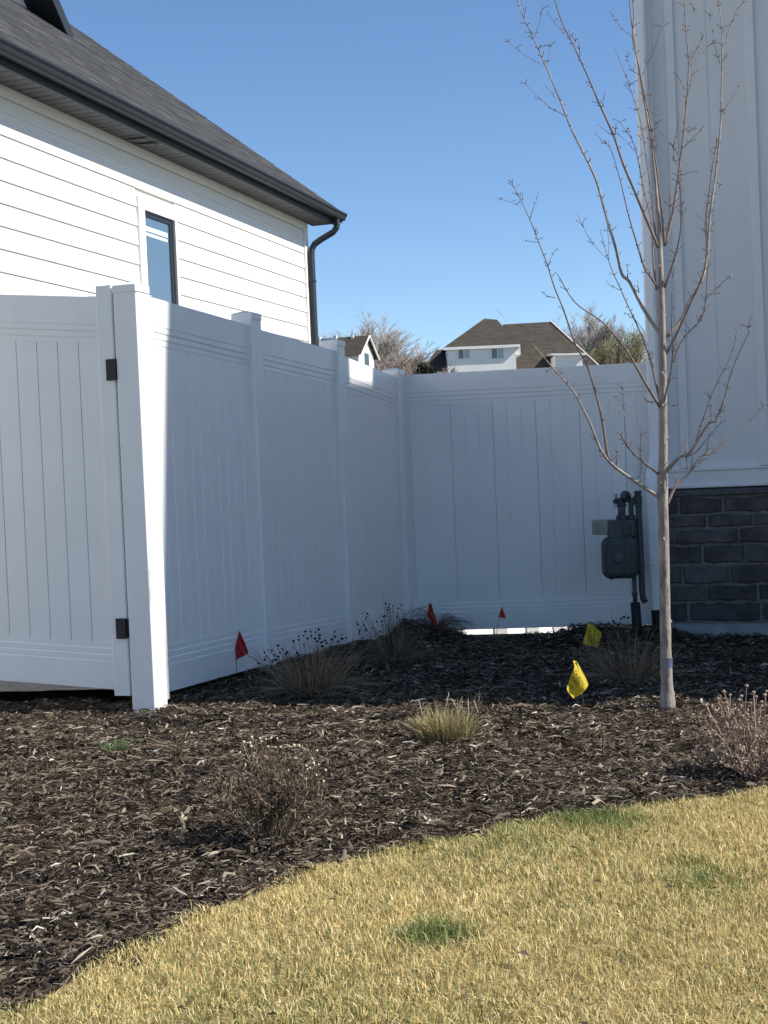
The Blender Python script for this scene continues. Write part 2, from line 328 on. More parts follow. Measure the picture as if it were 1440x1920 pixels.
# lawn: dormant blades with greener patches
def green_amount(x, y):
    g = 0.16 + 0.34 * np.clip(np.sin(2.3 * x + 1.7 * y) * np.sin(1.9 * y - 2.7 * x + 0.6), 0, 1) + 0.15 * np.clip(np.sin(5.3 * x + 2) * np.sin(4.7 * y + 1), 0, 1)
    for px, py, rx, ry, a in ((1110, 1535, 0.19, 0.14, 1.15), (815, 1752, 0.11, 0.10, 1.15), (1330, 1650, 0.15, 0.16, 0.75), (1290, 1620, 0.12, 0.09, 0.7), (1390, 1700, .1, .1, .35), (330, 1900, .08, .12, .35), (950, 1680, .12, .1, .3), (960, 1480, .05, .05, .5)):
        p = on_ground(px, py); g = np.maximum(g, a * np.exp(-(((x - p[0]) / rx) ** 2 + ((y - p[1]) / ry) ** 2)))
    return np.clip(g, 0, 1)
def blades(n):
    x = rng.uniform(-1.85, 1.1, n); y = rng.uniform(1.7, 5.55, n)
    e = lawn_x(y) + 0.035 * np.sin(17 * y + 3 * x) + rng.normal(0, 0.018, n) - 0.01
    k = (x > e) & inview(x, y); x, y = x[k], y[k]; n = len(x)
    clump = 0.85 + 0.25 * np.sin(21 * x + 5 * y) * np.sin(19 * y - 4 * x)
    h = rng.uniform(0.009, 0.028, n) * clump * (1 + 0.6 * np.clip((green_amount(x, y) - 0.4) / 0.5, 0, 1)); wd = rng.uniform(0.0006, 0.0014, n); yaw = rng.uniform(0, 2*math.pi, n)
    lean = np.abs(rng.normal(0, 1.0, n)) * h; ly = rng.uniform(0, 2*math.pi, n) * 0.8 + 0.6
    dx, dy = np.cos(yaw) * wd, np.sin(yaw) * wd; lx, lyy = np.cos(ly) * lean, np.sin(ly) * lean
    zb = gz(x, y) - 0.004
    V = np.zeros((n, 5, 3))
    V[:, 0] = np.stack([x - dx, y - dy, zb], -1); V[:, 1] = np.stack([x + dx, y + dy, zb], -1)
    V[:, 2] = np.stack([x - dx*.8 + lx*.35, y - dy*.8 + lyy*.35, zb + h*.6], -1); V[:, 3] = np.stack([x + dx*.8 + lx*.35, y + dy*.8 + lyy*.35, zb + h*.6], -1)
    V[:, 4] = np.stack([x + lx, y + lyy, zb + h*(1 - 0.25*np.clip(lean/h - .5, 0, 1))], -1)
    T = np.array([(0,1,3),(0,3,2),(2,3,4)]); F = np.arange(n)[:, None, None]*5 + T[None]
    zone = np.clip(0.5 + 0.5 * np.sin(3.1 * x + 0.8 * np.sin(4 * y)) * np.sin(3.7 * y + np.sin(5 * x)) + 0.35 * np.sin(13 * x + 2 * y) * np.sin(11 * y - 3 * x), 0, 1)
    tone = np.where(rng.uniform(0, 1, n) < green_amount(x, y), rng.uniform(0.8, 1, n), 0.26 * zone * rng.uniform(0.2, 1, n))
    return V, F, np.repeat(tone, 5)
V, F, tn = blades(360000)
put('lawn_grass', np_mesh('lawn_grass', V, F, 3, M_grass, tn), None, kind='stuff', label='short dormant straw coloured lawn with green patches', cat='grass')

# blown leaf bits lying on the lawn and the bed
lb = MB()
for _ in range(110):
    x_, y_ = random.uniform(-3.0, .4), random.uniform(2.4, 6.2)
    if not bool(inview(np.array(x_), np.array(y_))): continue
    on_lawn = x_ > float(lawn_x(y_)); c_ = Vector((x_, y_, gzf(x_, y_) + (.026 if on_lawn else .016))); s_ = random.uniform(.008, .018)
    a_ = random.uniform(0, 6.28); u_ = Vector((math.cos(a_), math.sin(a_), random.uniform(-.3, .3)))*s_; v_ = Vector((-math.sin(a_), math.cos(a_), random.uniform(-.4, .4)))*s_*.5
    lb.add([c_ - u_, c_ + v_ + Vector((0, 0, .004)), c_ + u_, c_ - v_ + Vector((0, 0, .005))], [(0, 1, 2), (0, 2, 3)])
put('leaf_litter', lb, M_dryleaf, None, kind='stuff', label='scattered small curled brown leaf bits on the lawn and mulch', cat='leaf litter')

# ------------------------------------------------------------------ white vinyl fences; fronts face local -y, length along local x
POST = 0.127
def chamfer_sq(h, c=0.006): return [(-h+c,-h),(h-c,-h),(h,-h+c),(h,h-c),(h-c,h),(-h+c,h),(-h,h-c),(-h,-h+c)]
RAILH = 0.228
def rail_prof(flip, fr=-0.0385, bk=0.0385):
    g = 0.006
    p = [(bk, 0), (fr + .009, 0), (fr + .009, .024), (fr + .0055, .031), (fr + .0055, .054), (fr + .0065, .056), (fr + .002, .062), (fr + .002, .085), (fr + .003, .087), (fr, .093), (fr, RAILH - .004), (fr + .004, RAILH), (bk, RAILH)]
    if flip: p = [(y, RAILH - z) for y, z in p][::-1]
    return p
def plank_prof(w, groove=(1/3, 2/3), fr=-0.027, bk=0.022):
    c = 0.0027; p = [(0.001, fr + c), (c, fr)]
    for q in groove: p += [(w*q - .004, fr), (w*q, fr + .0035), (w*q + .004, fr)]
    p += [(w - c, fr), (w - .001, fr + c), (w - .001, bk), (.001, bk)]
    return p
def fence_post(parent, x, z0, z1, name='post', y=0.0):
    m_ = MB(); m_.sweep_z([(a + x, b + y) for a, b in chamfer_sq(POST/2)], z0, z1 - 0.03)
    p = put(name, m_, M_vinyl, parent)
    c = MB(); h = POST/2 + .0045
    r0 = [(a + x, b + y, z1 - .042) for a, b in chamfer_sq(h, .008)]; r1 = [(a + x, b + y, z1 - .008) for a, b in chamfer_sq(h, .008)]
    r2 = [(a + x, b + y, z1 - .003) for a, b in chamfer_sq(h - .006, .008)]; r3 = [(a*.12 + x, b*.12 + y, z1 + .012) for a, b in chamfer_sq(h, .008)]
    c.rings([r0, r1, r2, r3]); put('post_cap', c, M_vinyl, p)
    return p
def fence_panel(parent, x0, x1, t0, t1, b0, b1, edges=None, pw=0.308):
    tr = MB().sweep_x(rail_prof(False), x0, x1, t0 - RAILH, t1 - RAILH); put('top_rail', tr, M_vinyl, parent)
    br = MB().sweep_x(rail_prof(True), x0, x1, b0, b1); put('bottom_rail', br, M_vinyl, parent)
    if edges is None:
        edges = [x0]
        while edges[-1] + pw < x1 - .01: edges.append(edges[-1] + pw)
        edges.append(x1)
    cache = {}
    for a, b in zip(edges[:-1], edges[1:]):
        wd = round(b - a, 4); f = ((a + b)/2 - x0) / (x1 - x0)
        zb = b0 + (b1 - b0)*f + RAILH - .02; zt = t0 + (t1 - t0)*f - RAILH + .02; hgt = round(zt - zb, 2)
        key = (wd, hgt)
        if key not in cache:
            g = (1/3, 2/3) if wd > .25 else ((.5,) if wd > .15 else ())
            cache[key] = MB().sweep_z(plank_prof(wd, g), 0, hgt).mesh('plank'); cache[key].materials.append(M_vinyl)
        o = put('plank', cache[key], None, parent); o.location = (a, 0, zb)

XF = -3.3685                                                    # centre line of the left fence
lf = root('vinyl_fence', 'white vinyl privacy fence running from the gate post back along the pale sided house', 'fence', (XF, 0, 0), math.pi/2)
fence_post(lf, 6.075, -0.12, 2.045); fence_post(lf, 7.395, -0.12, 2.035); fence_post(lf, 8.735, -0.14, 1.985); fence_post(lf, 9.965, -0.2, 1.865)
ch = MB().sweep_z([(6.1405, -.052), (6.18, -.052), (6.18, .052), (6.1405, .052)], 0.03, 2.0); put('end_channel', ch, M_vinyl, lf)
fence_panel(lf, 6.181, 7.331, 1.998, 1.962, 0.058, 0.030)
fence_panel(lf, 7.459, 8.671, 1.950, 1.912, 0.026, -0.026)
fence_panel(lf, 8.799, 9.901, 1.890, 1.806, -0.024, -0.115)
bf = root('vinyl_fence', 'white vinyl privacy fence closing the back of the yard with a bright gap under it', 'fence', (0, 10.06, 0), 0)
fence_panel(bf, -3.43, -1.509, 1.826, 1.797, -0.088, -0.042, edges=[-3.43, -3.285, -2.965, -2.646, -2.326, -2.007, -1.688, -1.509])
# the left line goes on beyond the corner, lit by the sun, seen only through the gap under the back fence
ff = root('vinyl_fence', 'sunlit stretch of white fence seen through the gap under the back fence', 'fence', (XF, 0, 0), math.pi/2)
for a, b in ((10.2, 12.40), (12.50, 13.62), (13.72, 14.82), (14.92, 15.60)):
    za, zb = 1.8 - .085*(a-10), 1.8 - .085*(b-10); fence_panel(ff, a - .049, b + .049, za, zb, za - 2.25, zb - 2.25)
    fence_post(ff, b + .05, zb - 2.35, zb + .05, y=-.10)

gt = root('fence_gate', 'white vinyl gate of narrow boards hung on two black hinges', 'gate', (0, 6.068, 0), 0)
GX0, GX1 = -4.75, -3.533
def gzt(x): return 2.052 - 0.105 * (x + 4.04)
def gzb(x): return 0.128 - 0.06 * (x + 4.10)
put('top_rail', MB().sweep_x(rail_prof(False), GX0, GX1, gzt(GX0) - RAILH, gzt(GX1) - RAILH), M_vinyl, gt)
put('bottom_rail', MB().sweep_x(rail_prof(True), GX0, GX1, gzb(GX0), gzb(GX1)), M_vinyl, gt)
bw = 0.1172; pm = None
e = -3.5335
while e > GX0:
    a = max(e - bw, GX0)
    if pm is None: pm = MB().sweep_z(plank_prof(bw, (), -.027, .022), 0, 1.50).mesh('board'); pm.materials.append(M_vinyl)
    o = put('board', pm, None, gt); o.location = (e - bw, 0, gzb(e) + RAILH - .02); e -= bw
def gate_stile(x0, x1, z0, z1): put('stile', MB().sweep_z([(x0+.005,-.05),(x1-.005,-.05),(x1,-.045),(x1,.05),(x0,.05),(x0,-.045)], z0, z1), M_vinyl, gt)
gate_stile(-3.531, -3.443, 0.068, 2.045); gate_stile(-4.86, -4.752, 0.17, 2.15)
for z0, z1, x in ((1.588, 1.690, -3.455), (0.345, 0.443, -3.468)):
    h = MB(); h.box(x - .029, -.062, z0, x + .024, -.0505, z1); hg = put('hinge', h, M_hinge, gt)
    put('hinge_pin', MB().lathe([(.009, z0 + .004), (.011, z0 + .006), (.011, z1 - .006), (.009, z1 - .004)], (x + .031, -.045, 0), 10), M_hinge, hg)

# ------------------------------------------------------------------ left house; local x points out of the long wall, y runs along it to the far corner
LH = root('sided_house', 'white lap sided house with charcoal gutter and dark shingle roof behind the fence', 'house', (-6.665, 16.5, 0), math.atan2(.225, 6.85))
EXPO = 0.1813
WY0, WY1, WZ1 = -4.590, -3.765, 3.815                         # window trim outline
put('wall', MB().box(-9.5, -13.5, -1.2, -0.006, -0.006, 4.285).add([(-9.5,-.02,4.285),(-.006,-.02,4.285),(-4.75,-.02,7.9),(-9.5,-.3,4.285),(-.006,-.3,4.285),(-4.75,-.3,7.9)], [(0,1,2),(5,4,3),(0,2,5,3),(1,4,5,2),(0,3,4,1)]), M_siding, LH)
def siding(y0, y1, zb):
    zt = min(zb + EXPO + .02, 4.28)
    if zt - zb < .03: return
    p = [(-.004, zb), (.018, zb), (.019, zb + .004), (.003, zt), (-.004, zt)]
    put('siding_board', MB().sweep_y(p, y0, y1), M_siding, LH)
joints = {22: (-6.05,), 20: (-2.2,), 19: (-5.85, -1.0), 18: (-6.9, -2.9), 17: (-1.5,), 16: (-5.2,), 21: (-3.2,), 23: (-4.9,)}
for k in range(0, 25):
    zb = 3.897 + (k - 22) * EXPO - .002
    if zb > 4.25: continue
    cuts = [-13.4] + sorted([-9.0 - (k % 3)*.7] + list(joints.get(k, ()))) + [-.105]
    for a, b in zip(cuts[:-1], cuts[1:]):
        a2, b2 = a + .0012, b - .0012
        if zb < WZ1 - .01 and zb + EXPO > 2.2:
            if b2 <= WY0 or a2 >= WY1: siding(a2, b2, zb)
            else:
                if a2 < WY0: siding(a2, WY0 - .004, zb)
                if b2 > WY1: siding(WY1 + .004, b2, zb)
        else: siding(a2, b2, zb)
put('corner_trim', MB().box(-.1, -.1025, -1.2, .032, .022, 4.281), M_trim, LH)
put('frieze_board', MB().box(.0295, -13.4, 4.19, .036, -.104, 4.283), M_trim, LH)
# window: trim, black frame, pane, blind
wi = put('window', MB().box(-.003, WY0, 2.2, .036, -4.468, WZ1).box(-.003, -3.815, 2.2, .036, WY1, WZ1).box(-.003, -4.4675, 3.706, .0365, -3.8155, WZ1 + .0005).box(-.003, -4.4675, 2.2, .045, -3.8155, 2.29), M_trim, LH)
fy0, fy1, fz0, fz1 = -4.4665, -3.8165, 2.292, 3.7045
put('window_frame', MB().box(-.002, fy0, fz0, .012, fy0+.055, fz1).box(-.002, fy1-.085, fz0, .012, fy1, fz1).box(-.002, fy0+.0552, fz1-.05, .0121, fy1-.0852, fz1).box(-.002, fy0+.0552, fz0, .0121, fy1-.0852, fz0+.05), M_black, wi)
put('pane', MB().box(-.0015, fy0+.054, fz0+.049, .002, fy1-.084, fz1-.049), M_glass, wi)
put('blind_rail', MB().box(.0021, fy0+.06, 3.52, .0045, fy1-.115, 3.565).box(.0021, fy0+.06, 3.475, .0042, fy1-.125, 3.505), M_blind, wi)
# soffit boards, fascia, gutter, downspout
sm = MB(); sm.sweep_x([(.0005, 4.2965), (.006, 4.285), (.109, 4.285), (.1145, 4.2965)], .026, .312); sm = sm.mesh('soffit_board'); sm.materials.append(M_soffit)
y = -11.9
while y < .17:
    o = put('soffit_board', sm, None, LH); o.location = (0, y, random.uniform(-.0015, .0015)); y += .122
for yy in (-4.86, -4.66):                                        # two small vents hanging open in the soffit
    put('soffit_vent', MB().sweep_y([(.06, 4.281), (.27, 4.262), (.27, 4.256), (.06, 4.277)], yy, yy + .07), M_soffit, LH)
put('soffit_deck', MB().box(-.004, -12, 4.2985, .33, .3, 4.31), M_roofdeck, LH)
put('fascia', MB().box(.3135, -12, 4.268, .3345, .30, 4.43), M_dark, LH)
gp = [(.336, 4.332), (.425, 4.328), (.436, 4.345), (.445, 4.375), (.462, 4.395), (.462, 4.412), (.455, 4.412), (.452, 4.400), (.436, 4.380), (.425, 4.336), (.34, 4.339), (.34, 4.425), (.336, 4.425)]
gu = put('gutter', MB().sweep_y(gp, -12, .31), M_dark, LH)
put('gutter_end_cap', MB().sweep_y([(.335, 4.329), (.427, 4.325), (.464, 4.395), (.464, 4.414), (.335, 4.428)], .3105, .3145), M_dark, gu)
ds = MB().rect_tube([(.385, .13, 4.33), (.385, .13, 4.26), (.375, .125, 4.215), (.34, .11, 4.165), (.18, .05, 4.07), (.115, .02, 4.02), (.082, .005, 3.96), (.076, 0, 3.88), (.076, 0, 1.5), (.076, 0, -.2)], .062, .085)
dp = put('downspout', ds, M_dark, LH)
put('downspout_strap', MB().box(.0405, -.047, 3.55, .1095, .046, 3.575), M_dark, dp)
# roof: deck, shingle courses, rake board
RM = 0.77
def rz_(x): return 4.432 + RM * (.40 - x)
RXT = -4.85
put('roof_deck', MB().sweep_y([(.40, 4.385), (.40, 4.430), (RXT, rz_(RXT)), (-10.1, 4.43), (-10.1, 4.38), (RXT, rz_(RXT) - .05)], -13.5, .27), M_roofdeck, LH)
ang = math.atan(RM); ca, sa = math.cos(ang), math.sin(ang)
sv, sf = [], []
ncourse = int((.42 - RXT) / ca / .142) + 1
def shingle(u0, u1, y0, y1, th):
    # u: distance up the slope from the eave
    def P(u, y, h): return (.415 - u*ca + h*sa, y, 4.436 - .012 + u*sa + h*ca)
    o = len(sv)
    sv.extend([P(u0, y0, th), P(u0, y1, th), P(u1, y1, .004), P(u1, y0, .004), P(u0, y0, 0), P(u0, y1, 0)])
    sf.extend([(o, o+1, o+2, o+3), (o+4, o+5, o+1, o), (o, o+3, o+4, o), (o+1, o+5, o+2, o+1)])
for c in range(ncourse):
    y = -12.0 - random.random()*.3
    while y < .285:
        wd = random.choice((.10, .14, .17, .2, .25)); y1 = min(y + wd, .285)
        if y1 > -11.9 and y1 - y > .01: shingle(c*.142, c*.142 + .155, y + .0015, y1 - .0015, random.choice((.005, .007, .009)))
        y += wd
sq = [f for f in sf if len(set(f)) == 4]; st = [f[:3] for f in sf if len(set(f)) == 3]
shm = MB(); shm.v = sv; shm.f = sq + st
put('shingles', shm, M_shingle, LH, kind='stuff')
put('ridge_cap', MB().sweep_y([(RXT - .16, rz_(RXT) - .11), (RXT, rz_(RXT) + .02), (RXT + .16, rz_(RXT) - .11), (RXT, rz_(RXT) + .005)], -13.5, .28), M_shingle, LH)
put('rake_board', MB().loft([(.40, .272, 4.29), (.40, .272, 4.43), (.40, .292, 4.43), (.40, .292, 4.29)], [(RXT, .272, rz_(RXT) - .16), (RXT, .272, rz_(RXT) - .004), (RXT, .292, rz_(RXT) - .004), (RXT, .292, rz_(RXT) - .16)]), M_dark, LH)
# dormer with its own gable roof facing the yard
def dormer(yc, hw, xf, slope, oh, zc):
    d = put('dormer', MB().box(xf - 3.2, yc - hw, zc - 1.6, xf, yc + hw, zc).add([(xf, yc - hw, zc), (xf, yc + hw, zc), (xf, yc, zc + hw*slope), (xf - 3.2, yc - hw, zc), (xf - 3.2, yc + hw, zc), (xf - 3.2, yc, zc + hw*slope)], [(0,1,2),(5,4,3),(0,2,5,3),(1,4,5,2)]), M_trim, LH)
    E = hw + oh; zt = zc + hw*slope
    for s in (-1, 1):
        r = [(yc, zt + .02), (yc + s*E, zt + .02 - E*slope), (yc + s*E, zt + .02 - E*slope + .09), (yc, zt + .13)]
        put('dormer_roof', MB().loft([(xf - 3.2, a, b) for a, b in r], [(xf + .34, a, b) for a, b in r]), M_shingle, d)
        f = [(yc, zt - .06), (yc + s*E, zt - .06 - E*slope), (yc + s*(E + .01), zt + .03 - E*slope + .085), (yc, zt + .145)]
        put('dormer_fascia', MB().loft([(xf + .342, a, b) for a, b in f], [(xf + .365, a, b) for a, b in f]), M_dark, d)
        f = [(yc, zt - .02), (yc + s*E, zt - .02 - E*slope), (yc + s*E, zt - .005 - E*slope), (yc, zt - .005)]
        put('dormer_soffit', MB().loft([(xf + .002, a, b) for a, b in f], [(xf + .34, a, b) for a, b in f]), M_dark, d)
    return d
dormer(-3.40, 1.05, -2.30, 1.0, 0.24, 6.42)

# ------------------------------------------------------------------ right house: tall block behind, unseen wing in front, shaped to shade the bed and fence
YF = 10.0
RH = root('panelled_house', 'tall pale house with board and batten wall over dark stone brick on the right', 'house', (0, YF, 0), 0)
XL = -1.495
put('wall', MB().box(XL, .02, -1.4, 7.0, 1.62, 6.28).add([(XL, .02, 6.28), (XL, 1.62, 6.28), (XL, .40, 6.72), (7, .02, 6.28), (7, 1.62, 6.28), (7, .40, 6.72)], [(0,2,1),(3,4,5),(0,3,5,2),(1,2,5,4)]), M_board, RH)
put('shade_wing', MB().box(2.2, -2.965, -.3, 4.65, -.45, 7.2).box(2.2, -.45, -.3, 4.65, .02, 6.57), M_board, RH)  # unseen boxes inferred from the shadow edge, sized and stepped to cast that shade
put('foundation', MB().box(XL + .03, -.03, -1.2, 2.199, .0195, -.028), M_conc, RH)
put('corner_trim', MB().box(XL - .012, -.014, .905, XL + .10, .0195, 6.27).box(XL - .012, .0197, -.6, XL - .0005, .12, 6.27), M_boardtrim, RH)
for k in range(9):
    x = -1.302 + k*.535
    if x < 2.1: put('batten', MB().sweep_z([(x, .0195), (x, .004), (x+.003, .001), (x+.057, .001), (x+.06, .004), (x+.06, .0195)], 1.045, 6.25), M_boardtrim, RH)
for x in (-1.03, -.50):
    put('panel_joint', MB().box(x, .016, 1.045, x + .003, .0195, 6.25), M_boardtrim, RH)
put('water_table', MB().sweep_x([(.0195, .905), (-.030, .905), (-.033, .909), (-.033, .924), (-.020, .928), (-.020, 1.018), (-.030, 1.024), (-.030, 1.034), (.0195, 1.040)], XL + .101, 2.19), M_boardtrim, RH)
put('mortar_bed', MB().box(XL + .055, -.045, -.028, 2.19, .0195, .86), M_mortar, RH)
put('stone_sill', MB().sweep_x([(.0195, .862), (-.075, .850), (-.085, .855), (-.085, .882), (.0195, .9035)], XL + .05, 2.19), M_sill, RH)
courses = [.842, .725, .628, .512, .378, .235, .118, -.022]
jn = [[-1.32, -1.02, -.61, -.2, .3], [-1.13, -.82, -.4, .1], [-1.32, -.92, -.49, 0, .4], [-1.17, -.88, -.46, -.1], [-1.31, -.99, -.52, -.05, .35], [-1.15, -.81, -.38, .1], [-1.28, -.79, -.38, 0]]
for c in range(7):
    z1, z0 = courses[c] - .011, courses[c+1] + .011
    xs = [XL + .058] + jn[c] + [1.0, 1.45, 1.8, 2.17]
    for a, b in zip(xs[:-1], xs[1:]):
        if b - a < .06: continue
        a2, b2 = a + .011, b - .011; yf = -.068 + random.uniform(-.014, .010)
        j = lambda s=.006: random.uniform(-s, s)
        n = max(3, int((b2 - a2)/.06)); top = [(a2 + (b2-a2)*i/n, z1 + j(.008)) for i in range(n+1)]; bot = [(a2 + (b2-a2)*i/n, z0 + j(.008)) for i in range(n, -1, -1)]
        ring = top + bot; cx, cz = (a2+b2)/2, (z0+z1)/2
        back = [(x, -.042, z) for x, z in ring]; mid = [(x, yf + .010 + j(.003), z) for x, z in ring]; fr = [(cx + (x-cx)*(1 - .02/(b2-a2)) , yf + j(.005), cz + (z-cz)*.86) for x, z in ring]
        put('stone_brick', MB().rings([back, mid, fr]), M_stone, RH, smooth=False)
# downspout at the corner, stepping out over the stone
dn = MB().rect_tube([(-1.462, -.055, 6.2), (-1.462, -.055, 1.22), (-1.466, -.065, 1.13), (-1.488, -.115, .99), (-1.492, -.13, .90), (-1.487, -.135, .5), (-1.478, -.137, .075)], .078, .06, side=Vector((0, 1, 0)))
dw = put('downspout', dn, M_pipe_white, RH)
for z, x, y in ((1.40, -1.462, -.055), (.395, -1.4855, -.1355)):
    put('downspout_band', MB().box(x - .043, y - .033, z, x + .043, y + .033, z + .012), M_pipe_white, dw)
put('downspout_strap', MB().box(-1.43, -.14, .41, -1.395, -.05, .45), M_vinyl, dw)
put('drain_pipe', MB().tube([(-1.478, -.137, .075), (-1.474, -.137, -.05), (-1.47, -.137, -.25)], .047, 12), M_sleeve, dw)
put('roof', MB().sweep_x([(-.04, 6.29), (.40, 6.74), (1.70, 6.27), (1.70, 6.30), (.40, 6.77), (-.04, 6.32)], XL - .02, 7.02), M_roofdeck, RH)

# ------------------------------------------------------------------ gas meter set on its riser in front of the corner
GY = 9.62
GM = root('gas_meter', 'grey gas meter with clear index cover and bent pipes by the white corner downspout', 'gas meter', (0, GY, 0), 0)
def gp_(px, py, dy=0.0):                                        # a point on the meter's plane
    d = ray(px, py); t = (GY + dy) / d[1]; p = CAM + d*t; return (p[0], dy, p[2])
c0 = gp_(1165, 1045); S = 0.00358                               # metres per photograph pixel on this plane
def rbox(x0, z0, x1, z1, y0, y1, r, n=4):
    ring = []
    for cx, cz, a0 in ((x1-r, z1-r, 0), (x0+r, z1-r, 90), (x0+r, z0+r, 180), (x1-r, z0+r, 270)):
        for k in range(n+1):
            a = math.radians(a0 + 90*k/n); ring.append((cx + r*math.cos(a), cz + r*math.sin(a)))
    cx, cz = (x0+x1)/2, (z0+z1)/2
    R = []
    for y, s in ((y0, .86), (y0 + (y1-y0)*.12, .97), (y0 + (y1-y0)*.2, 1), (y0 + (y1-y0)*.8, 1), (y0 + (y1-y0)*.88, .97), (y1, .86)):
        R.append([(cx + (x-cx)*s, y, cz + (z-cz)*s) for x, z in ring])
    return MB().rings(R)
def gb(px0, py0, px1, py1, y0, y1, r):
    a, b = gp_(px0, py1), gp_(px1, py0); zc0, zc1 = gp_((px0+px1)/2, py1)[2], gp_((px0+px1)/2, py0)[2]
    return rbox(a[0], zc0, b[0], zc1, y0, y1, r)
bd = put('meter_body', gb(1133, 1005, 1197, 1083, -.12, .10, .058), M_gas, GM)
a = gp_(1166, 1043)
put('body_boss', MB().lathe([(.024, -.150), (.036, -.146), (.040, -.138), (.040, -.10)], (a[0], 0, a[2]), 18, 'y'), M_gas, bd)
put('flange', gb(1143, 1012, 1189, 1077, -.136, -.10, .045), M_gasdark, bd)
for q in range(10):
    a_ = 2*math.pi*q/10; bx_, bz_ = gp_(1166, 1044)[0] + .064*math.cos(a_), gp_(1166, 1044)[2] + .085*math.sin(a_)
    put('flange_bolt', MB().lathe([(.0065, -.143), (.0075, -.141), (.0075, -.12)], (bx_, 0, bz_), 6, 'y'), M_gas, bd)
put('bolt', MB().lathe([(.012, 0), (.015, .006), (.015, .03)], (gp_(1149, 1085)[0], -.05, gp_(1149, 1085)[2] - .002), 8), M_gasdark, bd)
put('bolt', MB().lathe([(.010, 0), (.013, .006), (.013, .03)], (gp_(1190, 1083)[0], -.05, gp_(1190, 1083)[2] - .002), 8), M_gasdark, bd)
hd = put('meter_head', gb(1141, 974, 1194, 1008, -.07, .07, .02), M_gas, GM)
put('head_ridge', gb(1170, 978, 1185, 1003, -.085, -.06, .008), M_gasdark, hd)
ix = put('index_cover', gb(1113, 974, 1144, 1002, -.075, .03, .012), M_index, GM)
put('index_plate', gb(1122, 983, 1137, 996, -.079, -.0755, .004), mat('index_dials', (0.22, 0.24, 0.21), .5), ix)
def pipe(pts, r, name='pipe', M=None, par=None):
    return put(name, MB().tube([gp_(*p) for p in pts], r, 12), M or M_gas, par or GM, smooth=True)
def collar(px, py, r, hpx):
    a, b = gp_(px, py), gp_(px, py + hpx); return put('collar', MB().lathe([(r*.86, b[2]), (r, b[2]+.004), (r, a[2]-.004), (r*.86, a[2])], (a[0], 0, 0), 8), M_gasdark, GM)
pipe([(1165, 938), (1166, 975)], .026); collar(1166, 966, .040, 9); collar(1184, 966, .026, 9)
pipe([(1183, 938), (1184, 975)], .017)
pipe([(1153, 939), (1165, 938), (1193, 937)], .017, 'cross_pipe'); collar(1166, 944, .032, 6)
a = gp_(1174, 934); put('regulator', MB().lathe([(.036, -.012), (.037, .012), (.034, .03), (.024, .045), (.009, .052)], (a[0], -.02, a[2]), 16), M_gas, GM, smooth=True)
put('regulator_outlet', MB().lathe([(.014, -.066), (.017, -.06), (.017, -.03)], (gp_(1180, 929)[0], 0, gp_(1180, 929)[2]), 12, 'y'), M_sleeve, GM)
for py in (930, 947):
    a = gp_(1156, py); t = MB(); t.tube([(a[0] + .009*math.cos(q), -.02, a[2] + .013*math.sin(q)) for q in [2*math.pi*k/10 for k in range(11)]], .0035, 6); put('seal_ring', t, M_gasdark, GM)
a = gp_(1155, 940); put('valve', MB().lathe([(.013, -.05), (.016, -.045), (.016, .02), (.012, .025)], (a[0], 0, a[2]), 8, 'y'), M_gasdark, GM)
pipe([(1196, 923), (1197, 945), (1201, 1030), (1204, 1108), (1206, 1122), (1211, 1130)], .021, 'down_pipe', M_gasdark)
a = gp_(1196, 921); put('pipe_cap', MB().lathe([(.022, -.02), (.026, -.016), (.026, .0), (.02, .004)], (a[0], 0, a[2]), 8), M_gasdark, GM)
a = gp_(1196, 938); put('tee', MB().lathe([(.023, -.035), (.028, -.03), (.028, .03), (.023, .035)], (a[0], 0, a[2]), 10), M_gasdark, GM)
pipe([(1189, 1076), (1191, 1135)], .015, 'riser'); collar(1190, 1110, .020, 8)
pipe([(1191, 1130), (1194, 1170), (1196, 1215)], .033, 'riser_sleeve', M_sleeve)

# ------------------------------------------------------------------ young bare tree
TB = on_ground(1252, 1318); TD = dist(TB)
TR = root('young_tree', 'slender leafless young tree with upswept branches in front of the pale house corner', 'tree', (0, 0, 0))
def z6(p): return (900 + p[0]/2.1333, p[1]/2.1333)
def z5(p): return (1180 + p[0]/5.54, 620 + p[1]/5.54)
def smooth_path(P, n=5):
    P = [np.array(p, float) for p in P]; out = []
    for i in range(len(P) - 1):
        p0, p1, p2, p3 = P[max(i-1, 0)], P[i], P[i+1], P[min(i+2, len(P)-1)]
        for k in range(n):
            t = k/n; out.append(.5*((2*p1) + (p2-p0)*t + (2*p0-5*p1+4*p2-p3)*t*t + (3*p1-p0-3*p2+p3)*t**3))
    out.append(P[-1]); return out
def leanD(py): return TD - 0.065 - 0.22*np.clip((1300 - py)/600, 0, 1.3)
tpx = [(1251.5,1328),(1251.5,1306),(1250.5,1285),(1249,1240),(1247,1150),(1245,1050),(1243.5,960),(1243,900),(1243.5,850),(1243,740),(1242,640),(1240,540),(1238,470),(1236,430),(1230,350),(1222,270),(1208,190),(1196,115),(1184,40),(1176,-60)]
trad = [.040,.034,.0285,.0262,.0255,.0248,.0240,.0228,.0205,.0180,.0160,.0138,.0112,.0090,.0066,.0056,.0048,.0040,.0032,.002]
path = smooth_path([(*p, 0) for p in tpx], 3)
rr = [q*.93 for q in np.interp(np.arange(len(path))/3, np.arange(len(trad)), trad)]
tm = MB().tube([at(p[0], p[1], leanD(p[1])) for p in path], [r*(1 + random.uniform(-.04, .04)) for r in rr], 12)
